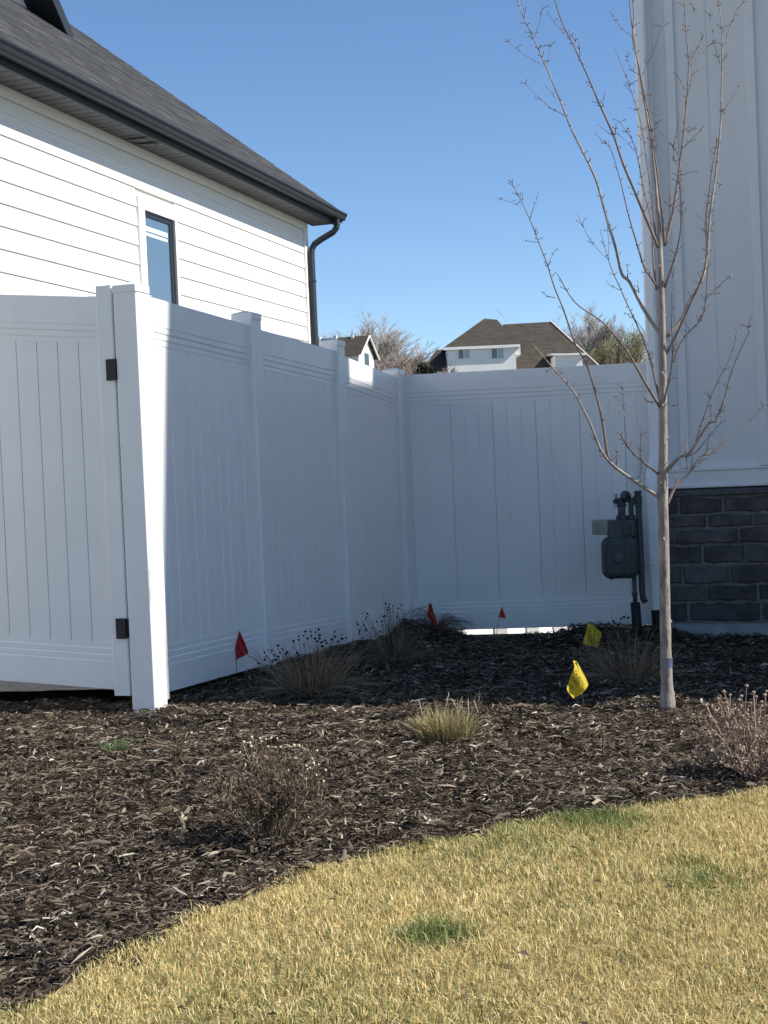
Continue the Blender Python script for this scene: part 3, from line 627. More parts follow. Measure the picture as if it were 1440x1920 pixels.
for py_ in (905, 925, 1010, 1095, 1165, 1262, 700, 760, 820, 590, 660, 500):     # knots and old spur scars
    cx_ = float(np.interp(py_, [q[1] for q in tpx[::-1]], [q[0] for q in tpx[::-1]])); rk = float(np.interp(py_, [q[1] for q in tpx[::-1]], trad[::-1]))
    a_ = random.uniform(-.6, 3.6); c_ = Vector(at(cx_, py_, leanD(py_))) + (Vector(RT)*math.cos(a_) - Vector(F0)*math.sin(a_))*rk*.93
    tm.lathe([(.0015, -.011), (.0052, -.004), (.0058, .002), (.001, .008)], tuple(c_), 7)
trunk = put('trunk', tm, M_bark, TR, smooth=True)
pm_ = MB(); q = [at(1247.5, y_, leanD(y_) + .000) for y_ in (1236, 1248)]
cq = [at(1248.8, y_, leanD(y_)) for y_ in (1233, 1250)]
ringp = lambda c: [Vector(c) + (Vector(RT)*math.cos(a_) - Vector(F0)*math.sin(a_))*.0275 for a_ in np.linspace(-.35, 1.6, 8)]
r1, r2 = ringp(cq[0]), ringp(cq[1]); pm_.add(r1 + r2, [(i, i+1, 8+i+1, 8+i) for i in range(7)]); put('paint_mark', pm_, M_blue, TR)
bspur = MB(); budm = MB()
def spur(base, dirv, L):
    b = Vector(base); t = b + dirv*L; mid = b + dirv*L*.5 + Vector((0, 0, L*.12))
    bspur.tube([b, mid, t], [.0018, .0015, .0011], 4); budm.lathe([(.0006, -.002), (.0019, 0), (.0016, .003), (.0003, .006)], tuple(t), 5)
def branch(pxs, r0, r1, dd, subs=(), z=z6, d0=0.0, spurs=True, name='branch', parent=TR):
    P = [z(p) for p in pxs]; P = [P[0]] + [(a_ + random.gauss(0, 1.1), b_ + random.gauss(0, .8)) for a_, b_ in P[1:-1]] + [P[-1]]; path = smooth_path([(*p, 0) for p in P], 4); n = len(path)
    L = np.cumsum([0] + [np.linalg.norm(path[i+1] - path[i]) for i in range(n-1)]); L = L/L[-1]
    pts = [at(p[0], p[1], leanD(p[1]) + d0 + dd*l) for p, l in zip(path, L)]
    rad = [max(r0 + (r1-r0)*l**.7, .0009)*.9*(1 + random.uniform(-.06, .06)) for l in L]
    o = MB().tube(pts, rad, 7); ob = put(name, o, M_twig if r0 < .0095 else M_bark, parent, smooth=True)
    if spurs:
        tot = sum((Vector(pts[i+1]) - Vector(pts[i])).length for i in range(n-1)); k = max(1, int(tot/.038))
        for s in range(k):
            i = random.randint(int(n*.15), n-2); f = random.random(); b = Vector(pts[i]).lerp(Vector(pts[i+1]), f)
            t = (Vector(pts[i+1]) - Vector(pts[i])).normalized(); a_ = random.uniform(0, 6.28)
            side = (Vector(RT)*math.cos(a_) + Vector(F0)*math.sin(a_))
            for sg in (1, -1):
                if random.random() < .6: spur(b, (side*sg + t*random.uniform(.3, 1.2)).normalized(), random.choice((.008, .012, .02, .03)))
    for sp in subs:
        p0 = sp[0]; px0 = z(p0); k = min(range(n), key=lambda i: (path[i][0]-px0[0])**2 + (path[i][1]-px0[1])**2)
        base_d = (dd*L[k] + d0); ddd = random.uniform(-.06, .06)
        branch(sp, min(rad[k]*.6, .0036), .0011, ddd, (), z, base_d, True, 'twig', ob)
    return ob
branch([(735,2000),(605,1915),(525,1850),(480,1790),(440,1700),(380,1580),(345,1530),(290,1465),(205,1370)], .0105, .0022, -.25,
       [[(350,1535),(300,1470),(265,1490)],[(545,1860),(550,1785)],[(470,1770),(440,1740)]])
branch([(535,1862),(515,1830),(490,1690),(460,1570),(425,1450),(385,1380),(335,1240),(300,1150),(270,1060),(235,970),(200,880),(165,800),(125,725)], .0078, .0016, .10,
       [[(165,825),(110,805),(60,790)],[(200,870),(222,810),(237,760)],[(270,1060),(290,1020),(305,995)],[(237,970),(185,963)],[(300,1192),(270,1180),(245,1165)],[(172,800),(170,770)]], d0=-.08)
branch([(715,1895),(650,1845),(605,1800),(575,1760),(560,1735)], .0075, .003, -.22, [[(590,1790),(582,1690),(572,1610),(570,1555)],[(582,1640),(545,1590)],[(640,1840),(645,1760),(640,1715)],[(645,1850),(642,1940)]])
branch([(727,1640),(700,1600),(660,1530),(590,1410),(540,1340),(480,1280),(380,1210),(310,1095)], .0080, .0020, -.20, [[(690,1610),(660,1600)],[(540,1340),(520,1300)]])
branch([(722,1612),(705,1540),(690,1470),(670,1410),(640,1330),(600,1240),(560,1150),(520,1050),(480,915)], .0066, .0016, .22,
       [[(515,1040),(470,990),(430,940),(388,855)],[(680,1420),(665,1390)],[(515,1040),(512,960),(508,900)],[(560,1160),(520,1140),(503,1120)],[(660,1330),(620,1280),(575,1250)]])
branch([(728,1345),(690,1295),(650,1230),(600,1130),(570,1095),(545,1000),(510,880),(470,740),(430,650),(370,520),(320,400),(270,280),(215,150),(175,70),(150,0),(135,-60)], .0098, .0022, .25,
       [[(330,455),(290,435),(250,400),(180,335)],[(240,255),(170,210),(100,155)],[(265,270),(280,210),(282,160)],[(218,150),(235,90),(252,15)],[(300,390),(260,340)],[(635,1170),(630,1120)],[(590,1110),(590,1060)],[(435,650),(445,630)],[(175,75),(185,20)]])
branch([(715,990),(700,960),(665,880),(620,770),(575,650),(535,540),(480,420),(430,310),(375,190),(330,90),(300,0),(285,-60)], .0085, .0022, -.22,
       [[(335,135),(300,90),(270,50)],[(490,420),(500,375)],[(530,540),(495,520),(470,495)],[(400,225),(395,165)],[(540,540),(545,490)],[(375,190),(385,145)]])
branch([(718,1160),(680,1110),(650,1060),(620,960),(595,860),(560,730),(525,600),(490,565),(460,530)], .0055, .0014, -.15, [[(530,620),(512,560)],[(600,865),(585,840)],[(655,1070),(640,1000)]])
branch([(705,1160),(692,1020),(685,900),(655,760),(630,640),(610,560),(555,485)], .0048, .0013, .18, [[(610,570),(605,540)],[(620,610),(580,560),(545,530)],[(650,740),(640,690)]])
branch([(712,985),(700,900),(690,800),(670,640),(640,500),(620,400),(590,310),(540,195)], .0046, .0014, .12, [[(610,340),(575,300)],[(650,540),(625,540)],[(625,440),(590,430)]])
branch([(740,985),(725,850),(705,640),(680,480),(650,340),(632,260),(615,150),(610,60),(605,-50)], .0068, .002, -.10, [[(650,300),(690,210),(730,100)],[(700,500),(730,470)],[(612,150),(560,110),(520,45)],[(660,380),(680,380)],[(640,300),(600,270),(585,200)]])
branch([(748,1345),(800,1280),(840,1205),(880,1130),(905,1020),(925,880),(942,720),(958,520),(966,330),(968,150),(965,60),(945,-40)], .0095, .0022, .20,
       [[(972,130),(1010,80),(1050,35)],[(965,450),(1000,410),(1035,340)],[(960,255),(940,180),(920,60)],[(970,245),(1000,205)],[(965,320),(995,285)],[(900,1040),(880,1055)],[(945,730),(970,740)],[(958,590),(930,590)],[(985,150),(1020,60),(1060,0)]])
branch([(745,1415),(785,1350),(840,1215),(875,1140),(900,1050),(905,900),(915,820),(935,650),(950,560)], .0060, .0016, -.22, [[(905,960),(900,900),(905,800)],[(905,890),(865,855)]])
branch([(772,1452),(800,1390),(830,1335),(880,1275),(905,1195),(915,1020),(920,900),(935,760)], .0052, .0015, .10, [[(905,1195),(950,1150),(1010,1095)],[(840,1330),(825,1290)],[(905,1180),(945,1175)],[(870,1285),(905,1240)]])
branch([(738,1150),(770,1060),(800,950),(806,840),(800,740),(790,690)], .0058, .0020, -.16, [[(770,1110),(780,1060)]])
branch([(742,975),(770,860),(795,690),(818,490),(832,260),(826,100),(815,-50)], .0072, .0020, .16,
       [[(832,260),(870,190),(895,140)],[(840,265),(890,205),(930,170)],[(815,590),(850,560),(885,520)],[(790,620),(760,570),(720,530)],[(805,700),(840,690),(870,685)],[(820,420),(850,300)],[(820,360),(790,300)],[(838,90),(870,10)],[(785,660),(775,600),(800,450)],[(830,530),(875,495)]])
branch([(345,815),(400,600),(425,450),(440,330),(448,150),(455,0),(447,-200),(440,-420)], .0058, .0016, -.20, [[(450,180),(415,120)],[(400,480),(375,400)]], z5)
branch([(740,930),(760,870),(755,740)], .003, .0012, -.05)
branch([(395,1475),(440,1410),(530,1310),(600,1285),(680,1190),(760,1070),(840,960),(885,945),(920,890),(960,800),(1040,500),(1120,280),(1230,20),(1235,-40),(1290,-200)], .0098, .0018, -.20,
       [[(690,1150),(740,960),(830,720),(920,540),(1020,330),(1090,170),(1115,0)],[(850,950),(845,860),(828,740),(820,600)],[(590,1310),(690,1260),(830,1100),(970,940)],[(578,1300),(590,1150),(612,1020)],[(1040,500),(1025,480)],[(588,1300),(610,1440)],[(1180,150),(1170,140)]], z5)
branch([(395,1800),(430,1720),(470,1645),(500,1610),(570,1540),(640,1460),(700,1370),(760,1300),(820,1285),(900,1235),(1000,1150),(1100,1060),(1240,930),(1360,820),(1410,760)], .0088, .0018, .15,
       [[(785,1290),(815,1180),(835,1000)],[(640,1455),(655,1370),(662,1310)],[(505,1600),(490,1500),(492,1400)],[(720,1385),(785,1330)],[(1365,820),(1390,830)]], z5)
branch([(318,780),(250,735),(195,745),(150,690)], .003, .0012, -.05, (), z5); branch([(375,760),(420,750),(460,785),(498,760)], .0028, .001, -.08, (), z5)
put('spur_twigs', bspur, M_twig, TR, kind='stuff'); put('buds', budm, M_bud, TR, kind='stuff')

# ------------------------------------------------------------------ utility flags
def flag(name, label, rows, M, stake, foldamp, foldk, text=None, grp=None, base=None):
    """rows: (left, right) photograph points from top to bottom; the film ripples in depth"""
    if base is None: base = on_ground(*stake[-1])
    D = dist(base)
    r = root(name, label, 'flag', (float(base[0]), float(base[1]), float(base[2])), group=grp)
    inv = lambda p: tuple(np.asarray(p) - base)
    def dep(px, py): return D + foldamp*math.sin(foldk*(px - .55*py)) + .3*foldamp*math.sin(foldk*2.3*(px + .4*py) + 1)
    m_ = MB(); n, k = 14, 4; R = []
    rws = [np.array([*a, *b], float) for a, b in rows]; rws = smooth_path(rws, k)
    V = []; 
    for rw in rws:
        for i in range(n + 1):
            px, py = rw[:2] + (rw[2:] - rw[:2])*i/n; V.append(inv(at(px, py, dep(px, py))))
    F = [(j*(n+1)+i, j*(n+1)+i+1, (j+1)*(n+1)+i+1, (j+1)*(n+1)+i) for j in range(len(rws)-1) for i in range(n)]
    nv = len(V); V2 = [tuple(np.asarray(v) + F0*.0006) for v in V]
    m_.add(V, F); m_.add(V2, [f[::-1] for f in F])
    fl = put('flag_film', m_, M, r, smooth=True)
    wire = [inv(at(x, y_, D + .002)) for x, y_ in stake[:-1]] + [(0, 0, -.04)]
    put('wire_stake', MB().tube(wire, .0018, 6), M_wire, r)
    if text:
        for s, p0, p1, hgt in text:
            cu = bpy.data.curves.new('lettering', 'FONT'); cu.body = s; cu.size = 1; cu.resolution_u = 2
            to = bpy.data.objects.new('lettering', cu); COL.objects.link(to); bpy.context.view_layer.update()
            me = bpy.data.meshes.new_from_object(to.evaluated_get(bpy.context.evaluated_depsgraph_get()))
            bpy.data.objects.remove(to); bpy.data.curves.remove(cu)
            co = np.array([v.co[:] for v in me.vertices]); wdt = co[:, 0].max(); dx, dy = p1[0]-p0[0], p1[1]-p0[1]; ln = math.hypot(dx, dy)
            for v in me.vertices:
                u = v.co.x/wdt; h_ = v.co.y/.7*hgt; px = p0[0] + dx*u + dy/ln*h_; py = p0[1] + dy*u - dx/ln*h_
                v.co = Vector(inv(at(px, py, dep(px, py) - .0012)))
            me.materials.append(M_ink); put('lettering', me, None, fl)
    return r
def f3(p): return (1020 + p[0]/10.28, 1150 + p[1]/10.28)
flag('marking_flag', 'bright yellow caution flag in the sun in front of the tree', [(f3((556,912)), f3((628,918))), (f3((585,1020)), f3((690,1030))), (f3((545,1150)), f3((760,1160))), (f3((490,1300)), f3((825,1290))), (f3((440,1450)), f3((848,1385))), (f3((500,1560)), f3((790,1480))), (f3((570,1640)), f3((720,1560)))],
     M_yellow, [(1081, 1240), (1091, 1300), (1094, 1318), (1098, 1342)], .008, .16,
     [('CAUTION', f3((560,1120)), f3((735,1400)), 6.5), ('BURIED', f3((515,1240)), f3((630,1420)), 5.5), ('LINE', f3((470,1370)), f3((545,1470)), 5.0)], grp='small marking flags in the bed')
flag('marking_flag', 'dull yellow flag in the shade by the gas meter', [(f3((850,190)), f3((900,200))), (f3((825,300)), f3((1030,300))), (f3((790,420)), f3((1110,390))), (f3((760,590)), f3((1080,500))), (f3((900,630)), f3((1050,600))), (f3((1000,660)), f3((1030,655)))],
     M_yellow, [(1105, 1170), (1108, 1190), (1110, 1222)], .006, .30,
     [('CAUTION', f3((880,250)), f3((850,560)), 5), ('BURIED', f3((960,300)), f3((935,590)), 5), ('LINE', f3((1030,400)), f3((1010,600)), 5)], grp='small marking flags in the bed')
flag('marking_flag', 'red flag against the first fence panel behind the gate post', [((448.5,1183), (450,1184)), ((444,1200), (457,1200)), ((440,1222), (464,1218)), ((439,1233), (464,1226)), ((440,1240), (444,1236))],
     M_red, [(447, 1190), (443, 1235), (443, 1260)], .008, .5, grp='small marking flags in the bed', base=at(443, 1264, 7.70))
flag('marking_flag', 'red flag standing in wiry dead growth at the back fence', [((804,1131), (809,1132)), ((803,1142), (813,1150)), ((802,1154), (818,1164)), ((808,1163), (820,1171)), ((815,1170), (820,1176))],
     M_red, [(808, 1136), (806, 1165), (806, 1197)], .008, .5, grp='small marking flags in the bed')
flag('marking_flag', 'small orange flag on a leaning wire over the bright fence gap', [((941,1137), (942,1137)), ((938,1146), (944,1146)), ((935,1155), (947,1153)), ((934,1157), (948,1160))],
     M_orange, [(941, 1140), (935, 1160), (929, 1184)], .006, .6, grp='small marking flags in the bed', base=at(929, 1188, 9.85))

# ------------------------------------------------------------------ plants in the bed
def vec(p): return Vector([float(c) for c in p])
def stems_mesh(n, rad, h, spread, r, seg=4, droop=0.0, base_r=.05, seedtips=None):
    m_ = MB()
    for _ in range(n):
        a = random.uniform(0, 6.283); b = base_r*math.sqrt(random.random()); hh = h*random.uniform(.45, 1); o = spread*random.uniform(.15, 1)
        a2 = a + random.uniform(-.6, .6); P = []
        for k in range(seg + 1):
            t = k/seg; P.append((b*math.cos(a) + o*math.cos(a2)*t**1.3 + random.gauss(0, .011)*t, b*math.sin(a) + o*math.sin(a2)*t**1.3 + random.gauss(0, .011)*t, hh*(t - droop*t*t) - .01*(k == 0)))
        m_.tube(P, [r*(1 - .6*k/seg) for k in range(seg + 1)], 3, False)
        if seedtips is not None: seedtips.append(P[-1])
    return m_
def ball(r, n=6):
    return MB().lathe([(r*.15, -r), (r*.8, -r*.55), (r, 0), (r*.8, r*.55), (r*.15, r)], (0, 0, 0), n)
seed_me = ball(.0072).mesh('seed_head'); seed_me.materials.append(M_seed)
pale_me = ball(.0062).mesh('seed_head'); pale_me.materials.append(M_paleseed)
def heads(parent, base, pxs, me, D, jit=.12, stalkmat=M_straw, stalk_r=.0011):
    st = MB()
    for px, py in pxs:
        p = at(px, py, D + random.uniform(-jit, jit)); q = vec(p) - vec(base)
        o = put('seed_head', me, None, parent); o.location = q; s = random.uniform(.75, 1.15); o.scale = (s, s, s*.85)
        foot = Vector((q.x*.25, q.y*.25, 0)); st.tube([foot, foot.lerp(q, .55) + Vector((random.gauss(0, .01), random.gauss(0, .01), .01)), q], [stalk_r*1.3, stalk_r, stalk_r*.8], 3, False)
    put('stalks', st, stalkmat, parent, kind='stuff')
def z4(p): return (460 + p[0]/3.2727, 1130 + p[1]/3.2727)
b1 = on_ground(588, 1300); p1 = root('dry_perennial', 'dead clump with black seed heads below the second fence panel', 'plant', b1)
put('stems', stems_mesh(250, 0, .26, .25, .0018, base_r=.14), M_straw, p1, kind='stuff'); put('fallen_stems', stems_mesh(150, 0, .17, .36, .0017, droop=.65, base_r=.15), M_straw, p1, kind='stuff')
heads(p1, b1, [z4(q) for q in ((80,373),(117,306),(128,328),(121,348),(163,292),(178,320),(201,262),(229,286),(213,307),(203,330),(258,303),(318,308),(166,362),(173,350),(295,236),(330,206),(328,228),(357,202),(369,177),(402,178),(405,203),(383,220),(431,180),(427,220),(450,165),(456,200),(455,220),(440,237),(462,245),(470,268),(489,232),(500,247),(549,178),(551,208),(530,225),(568,238),(592,197),(594,222),(618,215),(360,258),(472,240),(250,315),(188,352))], seed_me, dist(b1))
b2 = on_ground(738, 1240); p2 = root('dry_perennial', 'taller dead clump with black seed heads in the fence corner', 'plant', b2)
put('stems', stems_mesh(150, 0, .24, .18, .0016, base_r=.10), M_straw, p2, kind='stuff'); put('fallen_stems', stems_mesh(110, 0, .15, .30, .0016, droop=.65, base_r=.11), M_straw, p2, kind='stuff')
put('tall_stems', stems_mesh(30, 0, .40, .06, .002, base_r=.03), M_straw, p2, kind='stuff')
heads(p2, b2, [z4(q) for q in ((684,120),(690,133),(716,64),(736,58),(750,68),(743,88),(739,103),(722,118),(726,140),(737,157),(700,165),(699,190),(722,217),(700,178),(784,155),(806,115),(845,85),(858,82),(838,115),(842,138),(862,6),(884,10),(878,30),(890,40),(905,22),(873,45),(938,34),(957,15),(973,70),(970,103),(993,130),(960,148),(930,90),(826,178),(832,205),(740,170),(975,168))], seed_me, dist(b2))
# wiry curled growth round the red flag
b3 = on_ground(830, 1196); p3 = root('wiry_dead_plant', 'curling wiry dead plant around the red flag at the back fence', 'plant', b3); wm = MB()
for k in range(120):
    s = random.choice((-1, 1, 1)); a = random.uniform(-.5, .5); R = random.uniform(.05, .26); hgt = random.uniform(.05, .18) if s > 0 else random.uniform(.08, .24)
    P = []
    for i in range(8):
        t = i/7; ang_ = t*random.uniform(2.2, 2.5) if i == 0 else t*2.4
        P.append((s*R*(1 - math.cos(ang_))*.6 - .03, a*R*t + random.gauss(0, .006), hgt*math.sin(ang_) + random.gauss(0, .005)))
    wm.tube(P, .0013, 3, False)
put('stems', wm, M_straw, p3, kind='stuff')
b4 = on_ground(1182, 1275); p4 = root('dry_perennial', 'dead straw clump at the foot of the gas meter beside the tree trunk', 'plant', b4)
put('stems', stems_mesh(240, 0, .22, .22, .0016, base_r=.14), M_straw, p4, kind='stuff'); put('fallen_stems', stems_mesh(130, 0, .15, .34, .0016, droop=.65, base_r=.14), M_straw, p4, kind='stuff')
put('tall_stems', stems_mesh(26, 0, .36, .14, .0019, base_r=.08), M_straw, p4, kind='stuff')
heads(p4, b4, [(1150,1165),(1165,1160),(1170,1157),(1178,1158),(1160,1172),(1140,1180)], seed_me, dist(b4))
for o_, lab in ((p1, 0), (p2, 0), (p4, 0)): o_['group'] = 'dead perennials along the fence'

# sunlit tuft of ornamental grass
b5 = on_ground(836, 1385); p5 = root('grass_tuft', 'low straw yellow ornamental grass tuft in the sun mid bed', 'plant', b5)
def tuft_mesh(name, n, rad, h, spread, wd, M, tone_p=.0):
    a = rng.uniform(0, 2*math.pi, n); b = rad*np.sqrt(rng.uniform(0, 1, n)); hh = h*rng.uniform(.5, 1, n); o = spread*rng.uniform(.1, 1, n)*(.3 + b/rad)
    a2 = a + rng.normal(0, .5, n); x, y = b*np.cos(a), b*np.sin(a); ya = rng.uniform(0, 2*math.pi, n); w_ = wd*rng.uniform(.6, 1.3, n)
    V = np.zeros((n, 7, 3)); 
    for i, (t, s) in enumerate(((0, 1), (.45, .9), (.8, .6))):
        cx = x + o*np.cos(a2)*t**1.5; cy = y + o*np.sin(a2)*t**1.5; cz = hh*(t - .15*t*t*o/spread) - .01*(i == 0)
        V[:, 2*i] = np.stack([cx - w_*s*np.cos(ya), cy - w_*s*np.sin(ya), cz], -1); V[:, 2*i+1] = np.stack([cx + w_*s*np.cos(ya), cy + w_*s*np.sin(ya), cz], -1)
    V[:, 6] = np.stack([x + o*np.cos(a2), y + o*np.sin(a2), hh*(1 - .15*o/spread)], -1)
    T = np.array([(0,1,3),(0,3,2),(2,3,5),(2,5,4),(4,5,6)]); F = np.arange(n)[:, None, None]*7 + T[None]
    tn = np.repeat((rng.uniform(0, 1, n) < tone_p).astype(float), 7); return np_mesh(name, V, F, 3, M, tn)
put('blades', tuft_mesh('blades', 900, .095, .135, .075, .0013, M_tuft, .12), None, p5, kind='stuff'); put('outer_blades', tuft_mesh('outer_blades', 500, .105, .115, .10, .0013, M_tuft, .10), None, p5, kind='stuff')
put('seed_stalks', tuft_mesh('seed_stalks', 70, .09, .18, .08, .0014, M_tuft, 0), None, p5, kind='stuff')
pl = MB()
for q in ((786,1318),(840,1303),(849,1314),(865,1311),(878,1315),(890,1318),(800,1326)):
    v = vec(at(*q, dist(b5) + random.uniform(-.06, .06))) - vec(b5)
    tl = Vector((random.gauss(0, .35), random.gauss(0, .3), 1)).normalized(); pl.tube([v - tl*.045, v - tl*.013, v + Vector((random.gauss(0, .002), 0, 0)), v + tl*.013], [.0008, .0017, .0016, .0004], 5)
put('seed_plumes', pl, M_paleseed, p5, kind='stuff')
b5b = on_ground(893, 1338); p5b = root('dry_sprig', 'small dead sprig just behind the straw yellow tuft', 'plant', b5b)
put('stems', stems_mesh(16, 0, .10, .05, .0013, base_r=.02), M_pinkdry, p5b, kind='stuff')

def twig_shrub(parent, base, n, W, Hh, M, leafM, nleaf, r0=.0032, leaf=.011, tipballs=None, foot=.035, minlev=1):
    tm_, lf_ = MB(), MB()
    def grow(p, d, L, r, lev):
        seg = 3; P = [p]; dd = d.copy()
        for k in range(seg):
            dd = (dd + Vector((random.gauss(0, .22), random.gauss(0, .22), random.gauss(.06, .15)))).normalized(); P.append(P[-1] + dd*L/seg)
        tm_.tube(P, [r*(1 - .16*k) for k in range(seg + 1)], 4 if lev < 2 else 3, False)
        if lev >= minlev:
            for _ in range(nleaf):
                q = P[random.randint(1, seg)].lerp(P[random.randint(0, seg)], random.random()*.6)
                a = Vector((random.gauss(0, 1), random.gauss(0, 1), random.gauss(0, 1))).normalized(); b = a.orthogonal().normalized(); c = a.cross(b); s = leaf*random.uniform(.4, 1.1)
                lf_.add([q, q + a*s*.5 + b*s*.28 + c*s*.12, q + a*s + c*s*.3, q + a*s*.5 - b*s*.28 + c*s*.12], [(0, 1, 2), (0, 2, 3)])
        if tipballs is not None and lev >= 2: tipballs.append(P[-1])
        if lev < 3:
            for _ in range(3 if lev < 2 else 2):
                k = random.randint(1, seg); nd = (dd + Vector((random.gauss(0, .55), random.gauss(0, .55), random.gauss(.1, .3)))).normalized(); grow(P[k], nd, L*random.uniform(.5, .75), r*.62, lev + 1)
    for _ in range(n):
        a = random.uniform(0, 6.283); o = random.random()
        grow(Vector((foot*math.cos(a)*o, foot*math.sin(a)*o, -.01)), Vector((W*math.cos(a)*o, W*math.sin(a)*o, Hh*.75)).normalized(), Hh*.5, r0, 0)
    put('twigs', tm_, M, parent, kind='stuff'); put('dry_leaves', lf_, leafM, parent, kind='stuff')
b6 = on_ground(506, 1568); p6 = root('dry_shrub', 'brown withered upright shrub with pale seed heads in the front of the bed', 'shrub', b6)
tips6 = []; twig_shrub(p6, b6, 27, .15, .29, M_straw, M_dryleaf, 7, .0032, .012, tips6, .09, 0)
D6 = dist(b6)
def zs(p): return (400 + p[0]/6, 1340 + p[1]/6)
pale_me.transform(Matrix.Diagonal((.72, .72, .85, 1)))
heads(p6, b6, [zs(q) for q in ((433,255),(525,268),(540,302),(592,277),(413,318),(345,308),(425,355),(460,440),(455,470),(583,472),(615,360),(755,365),(700,370),(650,262),(720,268),(1070,550),(1128,548),(1043,572),(1105,650),(1155,680),(1040,730),(1105,735),(1240,750),(1262,625),(1165,405),(1183,560),(1110,495),(985,440),(845,630),(823,670),(795,510),(920,490),(1085,600),(1060,620),(908,345),(965,350))], pale_me, D6, .07, M_dryleaf, .0011)
b7 = on_ground(1412, 1452); p7 = root('dry_shrub', 'wide pinkish brown dead shrub at the right edge above the lawn', 'shrub', b7)
tips7 = []; twig_shrub(p7, b7, 34, .42, .27, M_pinkdry, M_pinkdry, 5, .0030, .009, tips7)
random.shuffle(tips7); nub = MB()
for v in tips7[:420]: nub.lathe([(.0006, -.004), (.0042, -.001), (.004, .002), (.0005, .006)], tuple(v), 5)
put('bud_tips', nub, M_pinkdry, p7, kind='stuff')
pink_me = ball(.0065).mesh('seed_head'); pink_me.materials.append(mat('tan_pink_seed_head', (0.33, 0.24, 0.19), .85, .15))
heads(p7, b7, [(1357,1297),(1349,1305),(1346,1310),(1369,1303),(1400,1286),(1413,1298),(1418,1306),(1390,1305),(1386,1312),(1323,1322),(1341,1332),(1434,1303),(1437,1296),(1362,1318),(1376,1322),(1428,1316),(1407,1318)], pink_me, dist(b7), .10, M_pinkdry, .0022)
b8 = on_ground(222, 1412); p8 = root('green_weed', 'small green grassy weed in the mulch left of the gate post', 'weed', b8)
put('blades', tuft_mesh('blades', 110, .06, .065, .05, .0017, M_weed), None, p8, kind='stuff')
b9 = on_ground(1130, 1400); p9 = root('dry_sprig', 'thin upright dead sprig in the mulch under the sunlit yellow flag', 'plant', b9)
put('stems', stems_mesh(9, 0, .09, .02, .001, base_r=.015), M_straw, p9, kind='stuff')

# ------------------------------------------------------------------ far houses and trees; local x to the viewer's right, y away
def vloc(px, py, D): p = at(px, py, D); return (float(p @ X0), float(p @ F0), float(p[2]))
def far_root(name, label, cat, D, group=None): return root(name, label, cat, (0, 0, 0), TH, group)
FD = 95.0
fh = far_root('hipped_house', 'white two storey house with brown hipped roofs far beyond the back fence', 'house', FD)
def V_(px, py, D): return np.array(vloc(px, py, D))
xl, xr = V_(838, 650, FD)[0], V_(966, 650, FD)[0]; ze = V_(900, 649, FD)[2]; dep_ = 6.5
gb_ = 2.0
put('wall', MB().box(xl, FD, gb_, xr, FD + dep_, ze - .12), M_frcream, fh)
ov = .22
rp, rq = V_(908, 598, FD + 3.2), V_(931, 600, FD + 3.2)
e0, e1 = V_(831, 652, FD - ov), V_(973, 645, FD - ov)
zeav = ze - .05
def roof_faces(name, quad_list, par):
    m_ = MB()
    for q in quad_list:
        m_.add([tuple(p) for p in q], [tuple(range(len(q)))])
    return put(name, m_, M_frroof, par)
def roof_planes(name, corners, ridge, par, courses=22, gable=False):
    """hip roof from four eave corners (front-left, front-right, back-right, back-left) and two ridge ends, laid in shingle courses"""
    a, b, c, d = [np.array(p, float) for p in corners]; r0, r1 = [np.array(p, float) for p in ridge]; m_ = MB()
    for A, B, P, Q in (((a, b, r0, r1), (c, d, r1, r0)) if gable else ((a, b, r0, r1), (b, c, r1, r1), (c, d, r1, r0), (d, a, r0, r0))):
        n_ = np.cross(B - A, P - A); n_ = n_/np.linalg.norm(n_); 
        if n_[2] < 0: n_ = -n_
        for k in range(courses):
            t0, t1 = k/courses, (k + 1.04)/courses; t1 = min(t1, 1.0)
            L0, R0 = A + (P-A)*t0, B + (Q-B)*t0; L1, R1 = A + (P-A)*t1, B + (Q-B)*t1
            n2 = max(1, int(np.linalg.norm(R0-L0)/.4))
            for i in range(n2):
                f0, f1 = i/n2, (i+1)/n2; up = n_*.012
                m_.add([tuple(L0 + (R0-L0)*f0 + up), tuple(L0 + (R0-L0)*f1 + up), tuple(L1 + (R1-L1)*f1), tuple(L1 + (R1-L1)*f0), tuple(L0 + (R0-L0)*f0), tuple(L0 + (R0-L0)*f1)], [(0,1,2,3), (4,5,1,0)])
    return put(name, m_, M_frroof, par, kind='stuff')
roof_planes('roof', [(e0[0], FD-ov, zeav), (e1[0], FD-ov, zeav), (e1[0], FD+dep_+ov, zeav), (e0[0], FD+dep_+ov, zeav)], [(rp[0], FD+3.2, rp[2]), (rq[0], FD+3.2, rq[2])], fh)
put('fascia', MB().box(e0[0]-.02, FD-ov-.05, zeav-.16, e1[0]+.02, FD-ov-.001, zeav+.02).box(e1[0], FD-ov, zeav-.16, e1[0]+.05, FD+dep_, zeav+.02), M_trim, fh)
put('soffit', MB().box(e0[0], FD-ov, zeav-.16, e1[0], FD-.001, zeav-.13), M_trim, fh)
